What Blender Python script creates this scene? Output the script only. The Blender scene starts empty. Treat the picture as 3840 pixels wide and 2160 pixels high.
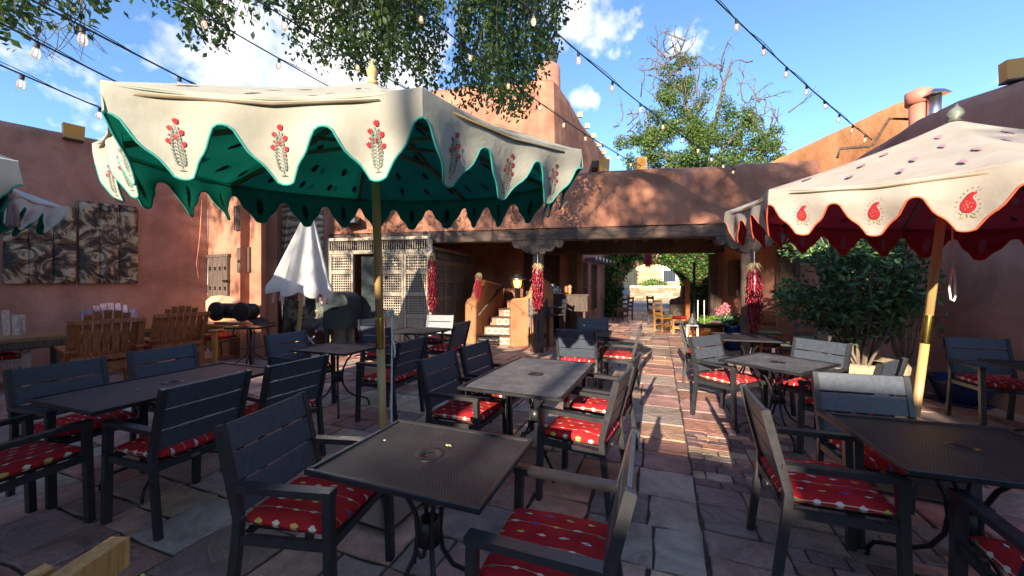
import bpy, bmesh, math, random
import numpy as np
from mathutils import Vector, Matrix, noise
random.seed(7); rng = np.random.default_rng(7)
R = math.radians; pi = math.pi
scene = bpy.context.scene
COL = scene.collection
# ------------------------------------------------------------------ camera
cam_d = bpy.data.cameras.new("camera"); cam = bpy.data.objects.new("camera", cam_d); COL.objects.link(cam)
cam.location = (0, 0, 1.5); cam.rotation_euler = (R(90), 0, 0)
cam_d.sensor_width = 36; cam_d.lens = 36 * 1431 / 3840; cam_d.shift_y = -19 / 3840
cam_d.clip_start = 0.05; cam_d.clip_end = 3000
scene.camera = cam
# ------------------------------------------------------------------ light
SUN_AZ, SUN_EL = 23.0, 17.0          # light travels 23 deg right of +Y, 16 deg above the horizon
sa, ca = math.sin(R(SUN_AZ)), math.cos(R(SUN_AZ))
def us(u, s): return (u * ca + s * sa, -u * sa + s * ca)   # u across the sun's direction, s along it
world = bpy.data.worlds.new("World"); scene.world = world; world.use_nodes = True
EXPOSURE = 1.66
def build_world():
    nt = world.node_tree; N = nt.nodes; L = nt.links; N.clear()
    out = N.new('ShaderNodeOutputWorld'); bg = N.new('ShaderNodeBackground'); bg.inputs[1].default_value = 0.125
    sky = N.new('ShaderNodeTexSky'); sky.sky_type = 'NISHITA'; sky.sun_disc = False
    sky.sun_elevation = R(SUN_EL); sky.sun_rotation = R(180 + SUN_AZ)
    sky.altitude = 2100; sky.air_density = 1.0; sky.dust_density = 0.25; sky.ozone_density = 1.6
    tc = N.new('ShaderNodeTexCoord')
    nz = N.new('ShaderNodeVectorMath'); nz.operation = 'NORMALIZE'; L.new(tc.outputs['Generated'], nz.inputs[0])
    n1 = N.new('ShaderNodeTexNoise'); n1.inputs['Scale'].default_value = 8; n1.inputs['Detail'].default_value = 7; n1.inputs['Roughness'].default_value = .58
    L.new(nz.outputs[0], n1.inputs['Vector'])
    def m(op, a, b=None, clamp=False):
        x = N.new('ShaderNodeMath'); x.operation = op; x.use_clamp = clamp
        for i, v in enumerate((a, b)):
            if v is None: continue
            if isinstance(v, (int, float)): x.inputs[i].default_value = v
            else: L.new(v, x.inputs[i])
        return x.outputs[0]
    def blob(px, py, rad, amp):
        d = Vector(((px - 1920) / 1431, 1, (1061 - py) / 1431)).normalized()
        vm = N.new('ShaderNodeVectorMath'); vm.operation = 'DISTANCE'; L.new(nz.outputs[0], vm.inputs[0]); vm.inputs[1].default_value = d
        return m('MULTIPLY', m('SUBTRACT', 1, m('DIVIDE', vm.outputs['Value'], rad)), amp)
    acc = None
    for b in [(1250, 200, .2, 1.3), (960, 220, .15, 1.2), (1450, 330, .17, 1.2), (700, 200, .07, .8), (1080, 330, .16, 1.0), (1560, 250, .1, .9), (2130, 40, .1, .62), (2260, 110, .075, .62), (2170, 368, .03, .8), (2215, 372, .026, .8), (2590, 165, .045, .62), (2550, 190, .035, .55), (300, 390, .12, .2), (3990, 240, .05, .6)]:
        o = blob(*b); acc = o if acc is None else m('MAXIMUM', acc, o)
    # scattered clouds in the rest of the sky (behind and beside the camera)
    n2 = N.new('ShaderNodeTexNoise'); n2.inputs['Scale'].default_value = 2.2; n2.inputs['Detail'].default_value = 3
    L.new(nz.outputs[0], n2.inputs['Vector'])
    sep = N.new('ShaderNodeSeparateXYZ'); L.new(nz.outputs[0], sep.inputs[0])
    back = m('MULTIPLY', sep.outputs['Y'], -3.0, True)
    acc = m('MAXIMUM', m('MAXIMUM', acc, -1.0), m('SUBTRACT', m('MULTIPLY', m('MULTIPLY', m('SUBTRACT', n2.outputs['Fac'], .5), 4), back), m('MULTIPLY', m('SUBTRACT', 1, back), 2)))
    dens = m('ADD', acc, m('MULTIPLY', m('SUBTRACT', n1.outputs['Fac'], .5), 1.7))
    n4 = N.new('ShaderNodeTexNoise'); n4.inputs['Scale'].default_value = 34; n4.inputs['Detail'].default_value = 6; L.new(nz.outputs[0], n4.inputs['Vector'])
    dens = m('ADD', dens, m('MULTIPLY', m('SUBTRACT', n4.outputs['Fac'], .5), 1.15))
    mask = m('MULTIPLY', m('SUBTRACT', dens, .14), 1.9, True)
    n3 = N.new('ShaderNodeTexNoise'); n3.inputs['Scale'].default_value = 9; n3.inputs['Detail'].default_value = 4
    L.new(nz.outputs[0], n3.inputs['Vector'])
    cr = N.new('ShaderNodeValToRGB'); L.new(n3.outputs['Fac'], cr.inputs[0])
    cr.color_ramp.elements[0].position = .32; cr.color_ramp.elements[0].color = (2.1, 2.4, 2.9, 1)
    cr.color_ramp.elements[1].position = .6; cr.color_ramp.elements[1].color = (4.0, 3.9, 3.85, 1)
    mix = N.new('ShaderNodeMix'); mix.data_type = 'RGBA'
    gain = N.new('ShaderNodeMix'); gain.data_type = 'RGBA'; gain.blend_type = 'MULTIPLY'; gain.inputs[0].default_value = 1
    L.new(sky.outputs[0], gain.inputs[6]); gain.inputs[7].default_value = (.7, .85, .98, 1)
    L.new(m('MULTIPLY', mask, .93), mix.inputs[0]); L.new(gain.outputs[2], mix.inputs[6]); L.new(cr.outputs[0], mix.inputs[7])
    L.new(mix.outputs[2], bg.inputs[0]); L.new(bg.outputs[0], out.inputs[0])
build_world()
sun_d = bpy.data.lights.new("sun", 'SUN'); sun_d.energy = 4.0; sun_d.angle = R(0.5); sun_d.color = (1.0, .84, .66)
sun = bpy.data.objects.new("sun", sun_d); COL.objects.link(sun)
sun.rotation_euler = Vector((sa * math.cos(R(SUN_EL)), ca * math.cos(R(SUN_EL)), -math.sin(R(SUN_EL)))).to_track_quat('-Z', 'Y').to_euler()
vs = scene.view_settings; vs.view_transform = 'Standard'; vs.look = 'None'; vs.exposure = EXPOSURE; vs.gamma = 1; vs.use_curve_mapping = False
scene.cycles.max_bounces = 6; scene.cycles.transparent_max_bounces = 6; scene.cycles.sample_clamp_indirect = 6

# ------------------------------------------------------------------ helpers
def tag(o, label=None, cat=None, group=None, kind=None):
    if label: o['label'] = label
    if cat: o['category'] = cat
    if group: o['group'] = group
    if kind: o['kind'] = kind
    return o
def empty(name, loc=(0, 0, 0), rz=0.0, **k):
    o = bpy.data.objects.new(name, None); COL.objects.link(o); o.location = loc; o.rotation_euler = (0, 0, rz)
    o.empty_display_size = .1
    return tag(o, **k)
def link(name, me, parent=None, loc=None, rot=None):
    o = bpy.data.objects.new(name, me); COL.objects.link(o)
    if parent: o.parent = parent
    if loc is not None: o.location = loc
    if rot is not None: o.rotation_euler = rot
    return o
class MB:
    def __init__(s): s.v = []; s.f = []; s.sm = []; s.mi = []
    def add(s, vs_, fs, smooth=False, mi=0):
        n = len(s.v); s.v += [tuple(p) for p in vs_]
        for f in fs: s.f.append(tuple(i + n for i in f)); s.sm.append(smooth); s.mi.append(mi)
        return s
    def box(s, c, d, M=None, mi=0, ch=0.0):
        x, y, z = [k / 2 for k in d]; c = Vector(c)
        if ch <= 0:
            P = [Vector((a * x, b * y, e * z)) for a in (-1, 1) for b in (-1, 1) for e in (-1, 1)]
            F = [(0, 1, 3, 2), (4, 6, 7, 5), (0, 4, 5, 1), (2, 3, 7, 6), (0, 2, 6, 4), (1, 5, 7, 3)]
        else:   # chamfered along its two large-face rims
            P = []; ch = min(ch, x * .6, y * .6, z * .8)
            for zz, i in ((-z, ch), (-z + ch, 0), (z - ch, 0), (z, ch)):
                P += [Vector((-x + i, -y + i, zz)), Vector((x - i, -y + i, zz)), Vector((x - i, y - i, zz)), Vector((-x + i, y - i, zz))]
            F = [(3, 2, 1, 0), (12, 13, 14, 15)]
            for k in range(3):
                for j in range(4): F.append((4 * k + j, 4 * k + (j + 1) % 4, 4 * k + 4 + (j + 1) % 4, 4 * k + 4 + j))
        P = [(M @ p if M else p) + c for p in P]
        return s.add(P, F, False, mi)
    def beam(s, a, b, w, h, up=(0, 0, 1), ch=.004, mi=0):
        a = Vector(a); b = Vector(b); d = b - a; l = d.length
        if l < 1e-6: return s
        y = d / l; x = y.cross(Vector(up));
        if x.length < 1e-4: x = y.cross(Vector((1, 0, 0)))
        x.normalize(); z = x.cross(y)
        M = Matrix((x, z, y)).transposed()      # local x->x, local y->z, local z->length
        return s.box((a + b) / 2, (w, h, l), M, mi, ch)
    def tube(s, P, r, n=8, cap=True, mi=0, closed=False):
        P = [Vector(p) for p in P]; m = len(P); rr = r if hasattr(r, '__len__') else [r] * m
        V = []; prev = None
        for i, p in enumerate(P):
            if closed: t = P[(i + 1) % m] - P[i - 1]
            else: t = P[min(i + 1, m - 1)] - P[max(i - 1, 0)]
            t = t.normalized() if t.length > 1e-9 else Vector((0, 0, 1))
            if prev is None: a = t.orthogonal().normalized()
            else:
                a = prev - t * prev.dot(t); a = a.normalized() if a.length > 1e-6 else t.orthogonal().normalized()
            prev = a; b = t.cross(a)
            for k in range(n):
                q = 2 * pi * k / n; V.append(p + (a * math.cos(q) + b * math.sin(q)) * rr[i])
        F = []
        for i in range(m if closed else m - 1):
            i2 = (i + 1) % m
            for k in range(n): F.append((i * n + k, i * n + (k + 1) % n, i2 * n + (k + 1) % n, i2 * n + k))
        if cap and not closed: F += [tuple(range(n))[::-1], tuple((m - 1) * n + k for k in range(n))]
        return s.add(V, F, True, mi)
    def lathe(s, prof, n=20, c=(0, 0, 0), mi=0, axis='z', sx=1, sy=1):
        V = []; F = []
        for r, z in prof:
            for k in range(n):
                q = 2 * pi * k / n; x, y = r * math.cos(q) * sx, r * math.sin(q) * sy
                V.append((c[0] + x, c[1] + y, c[2] + z) if axis == 'z' else ((c[0] + x, c[1] + z, c[2] + y) if axis == 'y' else (c[0] + z, c[1] + x, c[2] + y)))
        for i in range(len(prof) - 1):
            for k in range(n): F.append((i * n + k, i * n + (k + 1) % n, (i + 1) * n + (k + 1) % n, (i + 1) * n + k))
        F.append(tuple(range(n))[::-1]); F.append(tuple((len(prof) - 1) * n + k for k in range(n)))
        return s.add(V, F, True, mi)
    def prism(s, outline, h0, h1, fn, mi=0):
        """outline 2-D points; fn(x, y, h) -> 3-D"""
        n = len(outline)
        V = [fn(x, y, h0) for x, y in outline] + [fn(x, y, h1) for x, y in outline]
        F = [tuple(range(n))[::-1], tuple(range(n, 2 * n))] + [(i, (i + 1) % n, n + (i + 1) % n, n + i) for i in range(n)]
        return s.add(V, F, False, mi)
    def mesh(s, name, mats):
        me = bpy.data.meshes.new(name); me.from_pydata(s.v, [], s.f); me.update()
        me.polygons.foreach_set('use_smooth', s.sm); me.polygons.foreach_set('material_index', s.mi)
        for m in (mats if isinstance(mats, (list, tuple)) else [mats]): me.materials.append(m)
        bm = bmesh.new(); bm.from_mesh(me); bmesh.ops.recalc_face_normals(bm, faces=bm.faces)
        bm.to_mesh(me); bm.free()
        return me
    def build(s, name, mat, parent=None, **k):
        o = link(name, s.mesh(name, mat), parent); return tag(o, **k)
def auto_smooth(o, ang=40):
    try:
        me = o.data
        me.polygons.foreach_set('use_smooth', [True] * len(me.polygons)); me.set_sharp_from_angle(angle=R(ang))
    except Exception: pass
    return o
def copy_tree(o, parent=None):
    c = o.copy(); COL.objects.link(c)
    if parent is not None: c.parent = parent
    for ch in [x for x in CH.get(o.name, [])]: copy_tree(ch, c)
    return c
CH = {}
def reg(root):     # remember children once, before copying
    CH[root.name] = [x for x in bpy.data.objects if x.parent == root]
    for x in CH[root.name]: reg(x)
# pixel helpers used only to find where a sight line meets a real plane
F0, CX0, HY0, EYE = 1431.0, 1920.0, 1061.0, 1.5
def on_line(px, p0, p1):
    k = (px - CX0) / F0; dx, dy = p1[0] - p0[0], p1[1] - p0[1]
    t = (k * p0[1] - p0[0]) / (dx - k * dy); return (p0[0] + dx * t, p0[1] + dy * t)
def zat(py, d): return EYE + (HY0 - py) / F0 * d
def P3(px, py, d): return Vector(((px - CX0) / F0 * d, d, zat(py, d)))

# ------------------------------------------------------------------ materials
def newmat(name):
    m = bpy.data.materials.new(name); m.use_nodes = True; nt = m.node_tree
    return m, nt, nt.nodes, nt.links, nt.nodes['Principled BSDF']
def c4(c): return (c[0], c[1], c[2], 1)
def mat(name, col, rough=.6, metal=0.0, col2=None, scale=8, detail=5, bump=0.0, bscale=None, stretch=None, trans=0.0, spec=None, attr=False, emit=None, estr=0, contrast=(.35, .65), rand=0.0):
    m, nt, N, L, b = newmat(name)
    b.inputs['Roughness'].default_value = rough; b.inputs['Metallic'].default_value = metal
    if spec is not None: b.inputs['Specular IOR Level'].default_value = spec
    tc = N.new('ShaderNodeTexCoord'); vec = tc.outputs['Object']
    if stretch:
        mp = N.new('ShaderNodeMapping'); mp.inputs['Scale'].default_value = stretch; L.new(vec, mp.inputs[0]); vec = mp.outputs[0]
    src = None
    if col2 is not None:
        n = N.new('ShaderNodeTexNoise'); n.inputs['Scale'].default_value = scale; n.inputs['Detail'].default_value = detail; n.inputs['Roughness'].default_value = .6
        L.new(vec, n.inputs['Vector'])
        r = N.new('ShaderNodeValToRGB'); r.color_ramp.elements[0].position = contrast[0]; r.color_ramp.elements[1].position = contrast[1]
        r.color_ramp.elements[0].color = c4(col); r.color_ramp.elements[1].color = c4(col2); L.new(n.outputs['Fac'], r.inputs[0])
        src = r.outputs[0]
    else: b.inputs['Base Color'].default_value = c4(col)
    if attr:
        a = N.new('ShaderNodeAttribute'); a.attribute_name = 'tint'
        mx = N.new('ShaderNodeMix'); mx.data_type = 'RGBA'; mx.blend_type = 'MULTIPLY'; mx.inputs[0].default_value = 1
        if src: L.new(src, mx.inputs[6])
        else: mx.inputs[6].default_value = c4(col)
        L.new(a.outputs['Color'], mx.inputs[7]); src = mx.outputs[2]
    if rand:
        oi = N.new('ShaderNodeObjectInfo'); hs = N.new('ShaderNodeHueSaturation')
        mr = N.new('ShaderNodeMapRange'); mr.inputs[3].default_value = 1 - rand; mr.inputs[4].default_value = 1 + rand
        L.new(oi.outputs['Random'], mr.inputs[0]); L.new(mr.outputs[0], hs.inputs['Value'])
        if src: L.new(src, hs.inputs['Color'])
        else: hs.inputs['Color'].default_value = c4(col)
        src = hs.outputs[0]
    if src: L.new(src, b.inputs['Base Color'])
    if bump:
        n = N.new('ShaderNodeTexNoise'); n.inputs['Scale'].default_value = bscale or scale * 3; n.inputs['Detail'].default_value = 6
        L.new(vec, n.inputs['Vector']); bp = N.new('ShaderNodeBump'); bp.inputs['Strength'].default_value = bump; bp.inputs['Distance'].default_value = .02
        L.new(n.outputs['Fac'], bp.inputs['Height']); L.new(bp.outputs[0], b.inputs['Normal'])
    if emit: b.inputs['Emission Color'].default_value = c4(emit); b.inputs['Emission Strength'].default_value = estr
    if trans:
        t = N.new('ShaderNodeBsdfTranslucent'); ms = N.new('ShaderNodeMixShader'); ms.inputs[0].default_value = trans
        if src: L.new(src, t.inputs[0])
        else: t.inputs[0].default_value = c4(col)
        out = N['Material Output']; L.new(b.outputs[0], ms.inputs[1]); L.new(t.outputs[0], ms.inputs[2]); L.new(ms.outputs[0], out.inputs[0])
    return m
def adobe_mat(name, c1, c2, c3):
    m, nt, N, L, b = newmat(name); b.inputs['Roughness'].default_value = .9; b.inputs['Specular IOR Level'].default_value = .15
    tc = N.new('ShaderNodeTexCoord')
    n1 = N.new('ShaderNodeTexNoise'); n1.inputs['Scale'].default_value = 1.1; n1.inputs['Detail'].default_value = 9; n1.inputs['Roughness'].default_value = .65; n1.inputs['Distortion'].default_value = .4
    L.new(tc.outputs['Object'], n1.inputs['Vector'])
    r = N.new('ShaderNodeValToRGB'); e = r.color_ramp.elements; e[0].position = .36; e[0].color = c4([k * .86 for k in c1]); e[1].position = .66; e[1].color = c4([k * 1.06 for k in c3])
    k = e.new(.5); k.color = c4(c2); L.new(n1.outputs['Fac'], r.inputs[0])
    # rain streaks, stretched downwards
    mp = N.new('ShaderNodeMapping'); mp.inputs['Scale'].default_value = (2.2, 2.2, .4); L.new(tc.outputs['Object'], mp.inputs[0])
    n2 = N.new('ShaderNodeTexNoise'); n2.inputs['Scale'].default_value = 1.6; n2.inputs['Detail'].default_value = 5; L.new(mp.outputs[0], n2.inputs['Vector'])
    r2 = N.new('ShaderNodeMapRange'); r2.inputs[1].default_value = .35; r2.inputs[2].default_value = .7; r2.inputs[3].default_value = .86; r2.inputs[4].default_value = 1.07
    L.new(n2.outputs['Fac'], r2.inputs[0])
    hs = N.new('ShaderNodeHueSaturation'); L.new(r.outputs[0], hs.inputs['Color']); L.new(r2.outputs[0], hs.inputs['Value']); L.new(hs.outputs[0], b.inputs['Base Color'])
    n3 = N.new('ShaderNodeTexNoise'); n3.inputs['Scale'].default_value = 26; n3.inputs['Detail'].default_value = 8; L.new(tc.outputs['Object'], n3.inputs['Vector'])
    n4 = N.new('ShaderNodeTexNoise'); n4.inputs['Scale'].default_value = 3.2; n4.inputs['Detail'].default_value = 3; L.new(tc.outputs['Object'], n4.inputs['Vector'])
    ad = N.new('ShaderNodeMath'); ad.operation = 'MULTIPLY_ADD'; L.new(n4.outputs['Fac'], ad.inputs[0]); ad.inputs[1].default_value = 3.0; L.new(n3.outputs['Fac'], ad.inputs[2])
    bp = N.new('ShaderNodeBump'); bp.inputs['Strength'].default_value = .45; bp.inputs['Distance'].default_value = .015
    L.new(ad.outputs[0], bp.inputs['Height']); L.new(bp.outputs[0], b.inputs['Normal'])
    return m
M = {}
M['adobe'] = adobe_mat('adobe_plaster', (.31, .14, .092), (.38, .175, .113), (.46, .22, .145))
M['adobe_pink'] = adobe_mat('adobe_plaster_pink', (.39, .185, .135), (.46, .22, .16), (.53, .265, .195))
M['adobe_orange'] = adobe_mat('adobe_plaster_orange', (.46, .2, .085), (.55, .25, .11), (.6, .29, .14))
M['adobe_ochre'] = adobe_mat('adobe_plaster_ochre', (.34, .155, .075), (.4, .185, .09), (.46, .22, .11))
M['adobe_yellow'] = adobe_mat('plaster_yellow', (.6, .42, .2), (.66, .48, .25), (.7, .52, .28))
def stone_mat():
    m, nt, N, L, b = newmat('flagstone_sandstone'); b.inputs['Specular IOR Level'].default_value = .3
    tc = N.new('ShaderNodeTexCoord'); a = N.new('ShaderNodeAttribute'); a.attribute_name = 'tint'
    n1 = N.new('ShaderNodeTexNoise'); n1.inputs['Scale'].default_value = 2.6; n1.inputs['Detail'].default_value = 10; n1.inputs['Roughness'].default_value = .68; n1.inputs['Distortion'].default_value = 1.2
    L.new(tc.outputs['Object'], n1.inputs['Vector'])
    r = N.new('ShaderNodeMapRange'); r.inputs[1].default_value = .3; r.inputs[2].default_value = .72; r.inputs[3].default_value = .5; r.inputs[4].default_value = 1.5; L.new(n1.outputs['Fac'], r.inputs[0])
    hs = N.new('ShaderNodeHueSaturation'); L.new(a.outputs['Color'], hs.inputs['Color']); L.new(r.outputs[0], hs.inputs['Value'])
    # pale cleft rims where a layer of the stone has flaked away
    w = N.new('ShaderNodeTexNoise'); w.inputs['Scale'].default_value = 2.6; w.inputs['Detail'].default_value = 6; w.inputs['Distortion'].default_value = 1.0; L.new(tc.outputs['Object'], w.inputs['Vector'])
    st = N.new('ShaderNodeMath'); st.operation = 'MULTIPLY'; L.new(w.outputs['Fac'], st.inputs[0]); st.inputs[1].default_value = 7
    sn = N.new('ShaderNodeMath'); sn.operation = 'SNAP'; L.new(st.outputs[0], sn.inputs[0]); sn.inputs[1].default_value = 1
    fr = N.new('ShaderNodeMath'); fr.operation = 'FRACT'; L.new(st.outputs[0], fr.inputs[0])
    ed = N.new('ShaderNodeMapRange'); ed.inputs[1].default_value = .0; ed.inputs[2].default_value = .13; ed.inputs[3].default_value = 1; ed.inputs[4].default_value = 0; L.new(fr.outputs[0], ed.inputs[0])
    mx = N.new('ShaderNodeMix'); mx.data_type = 'RGBA'; L.new(hs.outputs[0], mx.inputs[6]); mx.inputs[7].default_value = (.66, .54, .46, 1)
    em = N.new('ShaderNodeMath'); em.operation = 'MULTIPLY'; L.new(ed.outputs[0], em.inputs[0]); em.inputs[1].default_value = .3; L.new(em.outputs[0], mx.inputs[0])
    L.new(mx.outputs[2], b.inputs['Base Color'])
    rr = N.new('ShaderNodeMapRange'); rr.inputs[3].default_value = .42; rr.inputs[4].default_value = .8; L.new(n1.outputs['Fac'], rr.inputs[0]); L.new(rr.outputs[0], b.inputs['Roughness'])
    n3 = N.new('ShaderNodeTexNoise'); n3.inputs['Scale'].default_value = 30; n3.inputs['Detail'].default_value = 8; L.new(tc.outputs['Object'], n3.inputs['Vector'])
    ad = N.new('ShaderNodeMath'); ad.operation = 'MULTIPLY_ADD'; L.new(sn.outputs[0], ad.inputs[0]); ad.inputs[1].default_value = .5; L.new(n3.outputs['Fac'], ad.inputs[2])
    bp = N.new('ShaderNodeBump'); bp.inputs['Strength'].default_value = .9; bp.inputs['Distance'].default_value = .016; L.new(ad.outputs[0], bp.inputs['Height']); L.new(bp.outputs[0], b.inputs['Normal'])
    return m
M['stone'] = stone_mat()
M['mortar'] = mat('mortar', (.045, .036, .03), .95, col2=(.1, .08, .062), scale=9, bump=.5)
M['soil'] = mat('packed_earth', (.2, .13, .09), .95, col2=(.28, .19, .13), scale=.4, bump=.4)
M['asphalt'] = mat('asphalt', (.12, .12, .13), .8, col2=(.17, .17, .18), scale=1.5, bump=.3, bscale=80)
M['concrete'] = mat('concrete', (.4, .37, .33), .85, col2=(.5, .46, .4), scale=2, bump=.3)
def wood(name, a, b_, rough=.55, s=(14, 14, 1.2), bump=.35, rand=.12): return mat(name, a, rough, col2=b_, scale=4, detail=8, bump=bump, bscale=9, stretch=s, rand=rand)
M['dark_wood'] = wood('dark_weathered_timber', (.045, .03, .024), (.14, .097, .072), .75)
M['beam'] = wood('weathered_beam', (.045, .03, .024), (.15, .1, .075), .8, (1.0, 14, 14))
M['shade_wood'] = wood('shaded_bleached_wood', (.06, .05, .042), (.2, .17, .14), .8)  # darker copy of the grey wood, porch shade put into its colour
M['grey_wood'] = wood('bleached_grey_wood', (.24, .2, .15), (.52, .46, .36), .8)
M['plank_end'] = wood('cedar', (.22, .065, .024), (.45, .16, .05), .5)
M['cedar_pale'] = wood('sun_bleached_cedar', (.32, .22, .18), (.55, .42, .34), .6)
M['cedar_mauve'] = wood('mauve_stained_cedar', (.2, .14, .2), (.36, .27, .34), .6)
M['cedar_gold'] = wood('golden_cedar', (.42, .19, .05), (.62, .33, .1), .5)
M['table_plank'] = wood('varnished_plank', (.18, .085, .03), (.36, .19, .07), .35, (1.2, 14, 14))
M['bamboo'] = mat('pale_varnished_pole', (.45, .29, .11), .35, col2=(.58, .4, .17), scale=3, detail=7, stretch=(20, 20, .8))
M['rib'] = mat('umbrella_rib_wood', (.12, .09, .05), .6, col2=(.2, .15, .08), scale=6)
M['brass'] = mat('brass', (.62, .45, .12), .22, 1.0)
M['steel'] = mat('galvanised_steel', (.6, .6, .6), .35, 1.0, col2=(.45, .46, .48), scale=3)
M['iron'] = mat('wrought_iron', (.015, .014, .014), .5, .4)
M['frame'] = mat('chair_frame_black', (.03, .031, .033), .32, .15, col2=(.046, .046, .05), scale=20, bump=.05)
M['slat'] = mat('chair_slat_composite', (.042, .056, .078), .36, 0, col2=(.068, .08, .1), scale=3, detail=8, stretch=(1, 12, 12), bump=.12, bscale=30, rand=.12)
M['table_rim'] = mat('table_metal', (.03, .03, .034), .38, .5, col2=(.045, .045, .05), scale=12)
def mesh_top_mat(ca1=(.035, .036, .042, 1), ca2=(.085, .08, .082, 1)):
    m, nt, N, L, b = newmat('table_expanded_metal')
    tc = N.new('ShaderNodeTexCoord'); mp = N.new('ShaderNodeMapping'); mp.inputs['Scale'].default_value = (1, 1, 1); L.new(tc.outputs['Object'], mp.inputs[0])
    sp = N.new('ShaderNodeSeparateXYZ'); L.new(mp.outputs[0], sp.inputs[0])
    def m_(op, a, bb=None):
        x = N.new('ShaderNodeMath'); x.operation = op
        for i, v in enumerate((a, bb)):
            if v is None: continue
            if isinstance(v, (int, float)): x.inputs[i].default_value = v
            else: L.new(v, x.inputs[i])
        return x.outputs[0]
    a = m_('MULTIPLY', sp.outputs['X'], 75); c = m_('MULTIPLY', sp.outputs['Y'], 42)
    p = m_('ABSOLUTE', m_('SUBTRACT', m_('FRACT', m_('ADD', a, c)), .5)); q = m_('ABSOLUTE', m_('SUBTRACT', m_('FRACT', m_('SUBTRACT', a, c)), .5))
    hole = m_('LESS_THAN', m_('MAXIMUM', p, q), .31)
    n = N.new('ShaderNodeTexNoise'); n.inputs['Scale'].default_value = 9; n.inputs['Detail'].default_value = 8; n.inputs['Roughness'].default_value = .7; L.new(tc.outputs['Object'], n.inputs['Vector'])
    r = N.new('ShaderNodeValToRGB'); e = r.color_ramp.elements; e[0].position = .42; e[0].color = ca1; e[1].position = .68; e[1].color = ca2; L.new(n.outputs['Fac'], r.inputs[0])
    mx = N.new('ShaderNodeMix'); mx.data_type = 'RGBA'; L.new(hole, mx.inputs[0]); L.new(r.outputs[0], mx.inputs[6]); mx.inputs[7].default_value = (.01, .01, .012, 1)
    L.new(mx.outputs[2], b.inputs['Base Color'])
    rr = N.new('ShaderNodeMapRange'); rr.inputs[3].default_value = .38; rr.inputs[4].default_value = .62; L.new(n.outputs['Fac'], rr.inputs[0]); L.new(rr.outputs[0], b.inputs['Roughness'])
    b.inputs['Metallic'].default_value = .25
    iv = m_('SUBTRACT', 1, hole); bp = N.new('ShaderNodeBump'); bp.inputs['Strength'].default_value = .5; bp.inputs['Distance'].default_value = .003
    L.new(iv, bp.inputs['Height']); L.new(bp.outputs[0], b.inputs['Normal'])
    return m
M['mesh_top'] = mesh_top_mat(); M['mesh_dusty_sunlit'] = mesh_top_mat((.2, .21, .23, 1), (.4, .4, .4, 1))  # paler copy for the sunlit tables: dust with sun brightness put into the colour
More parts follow.
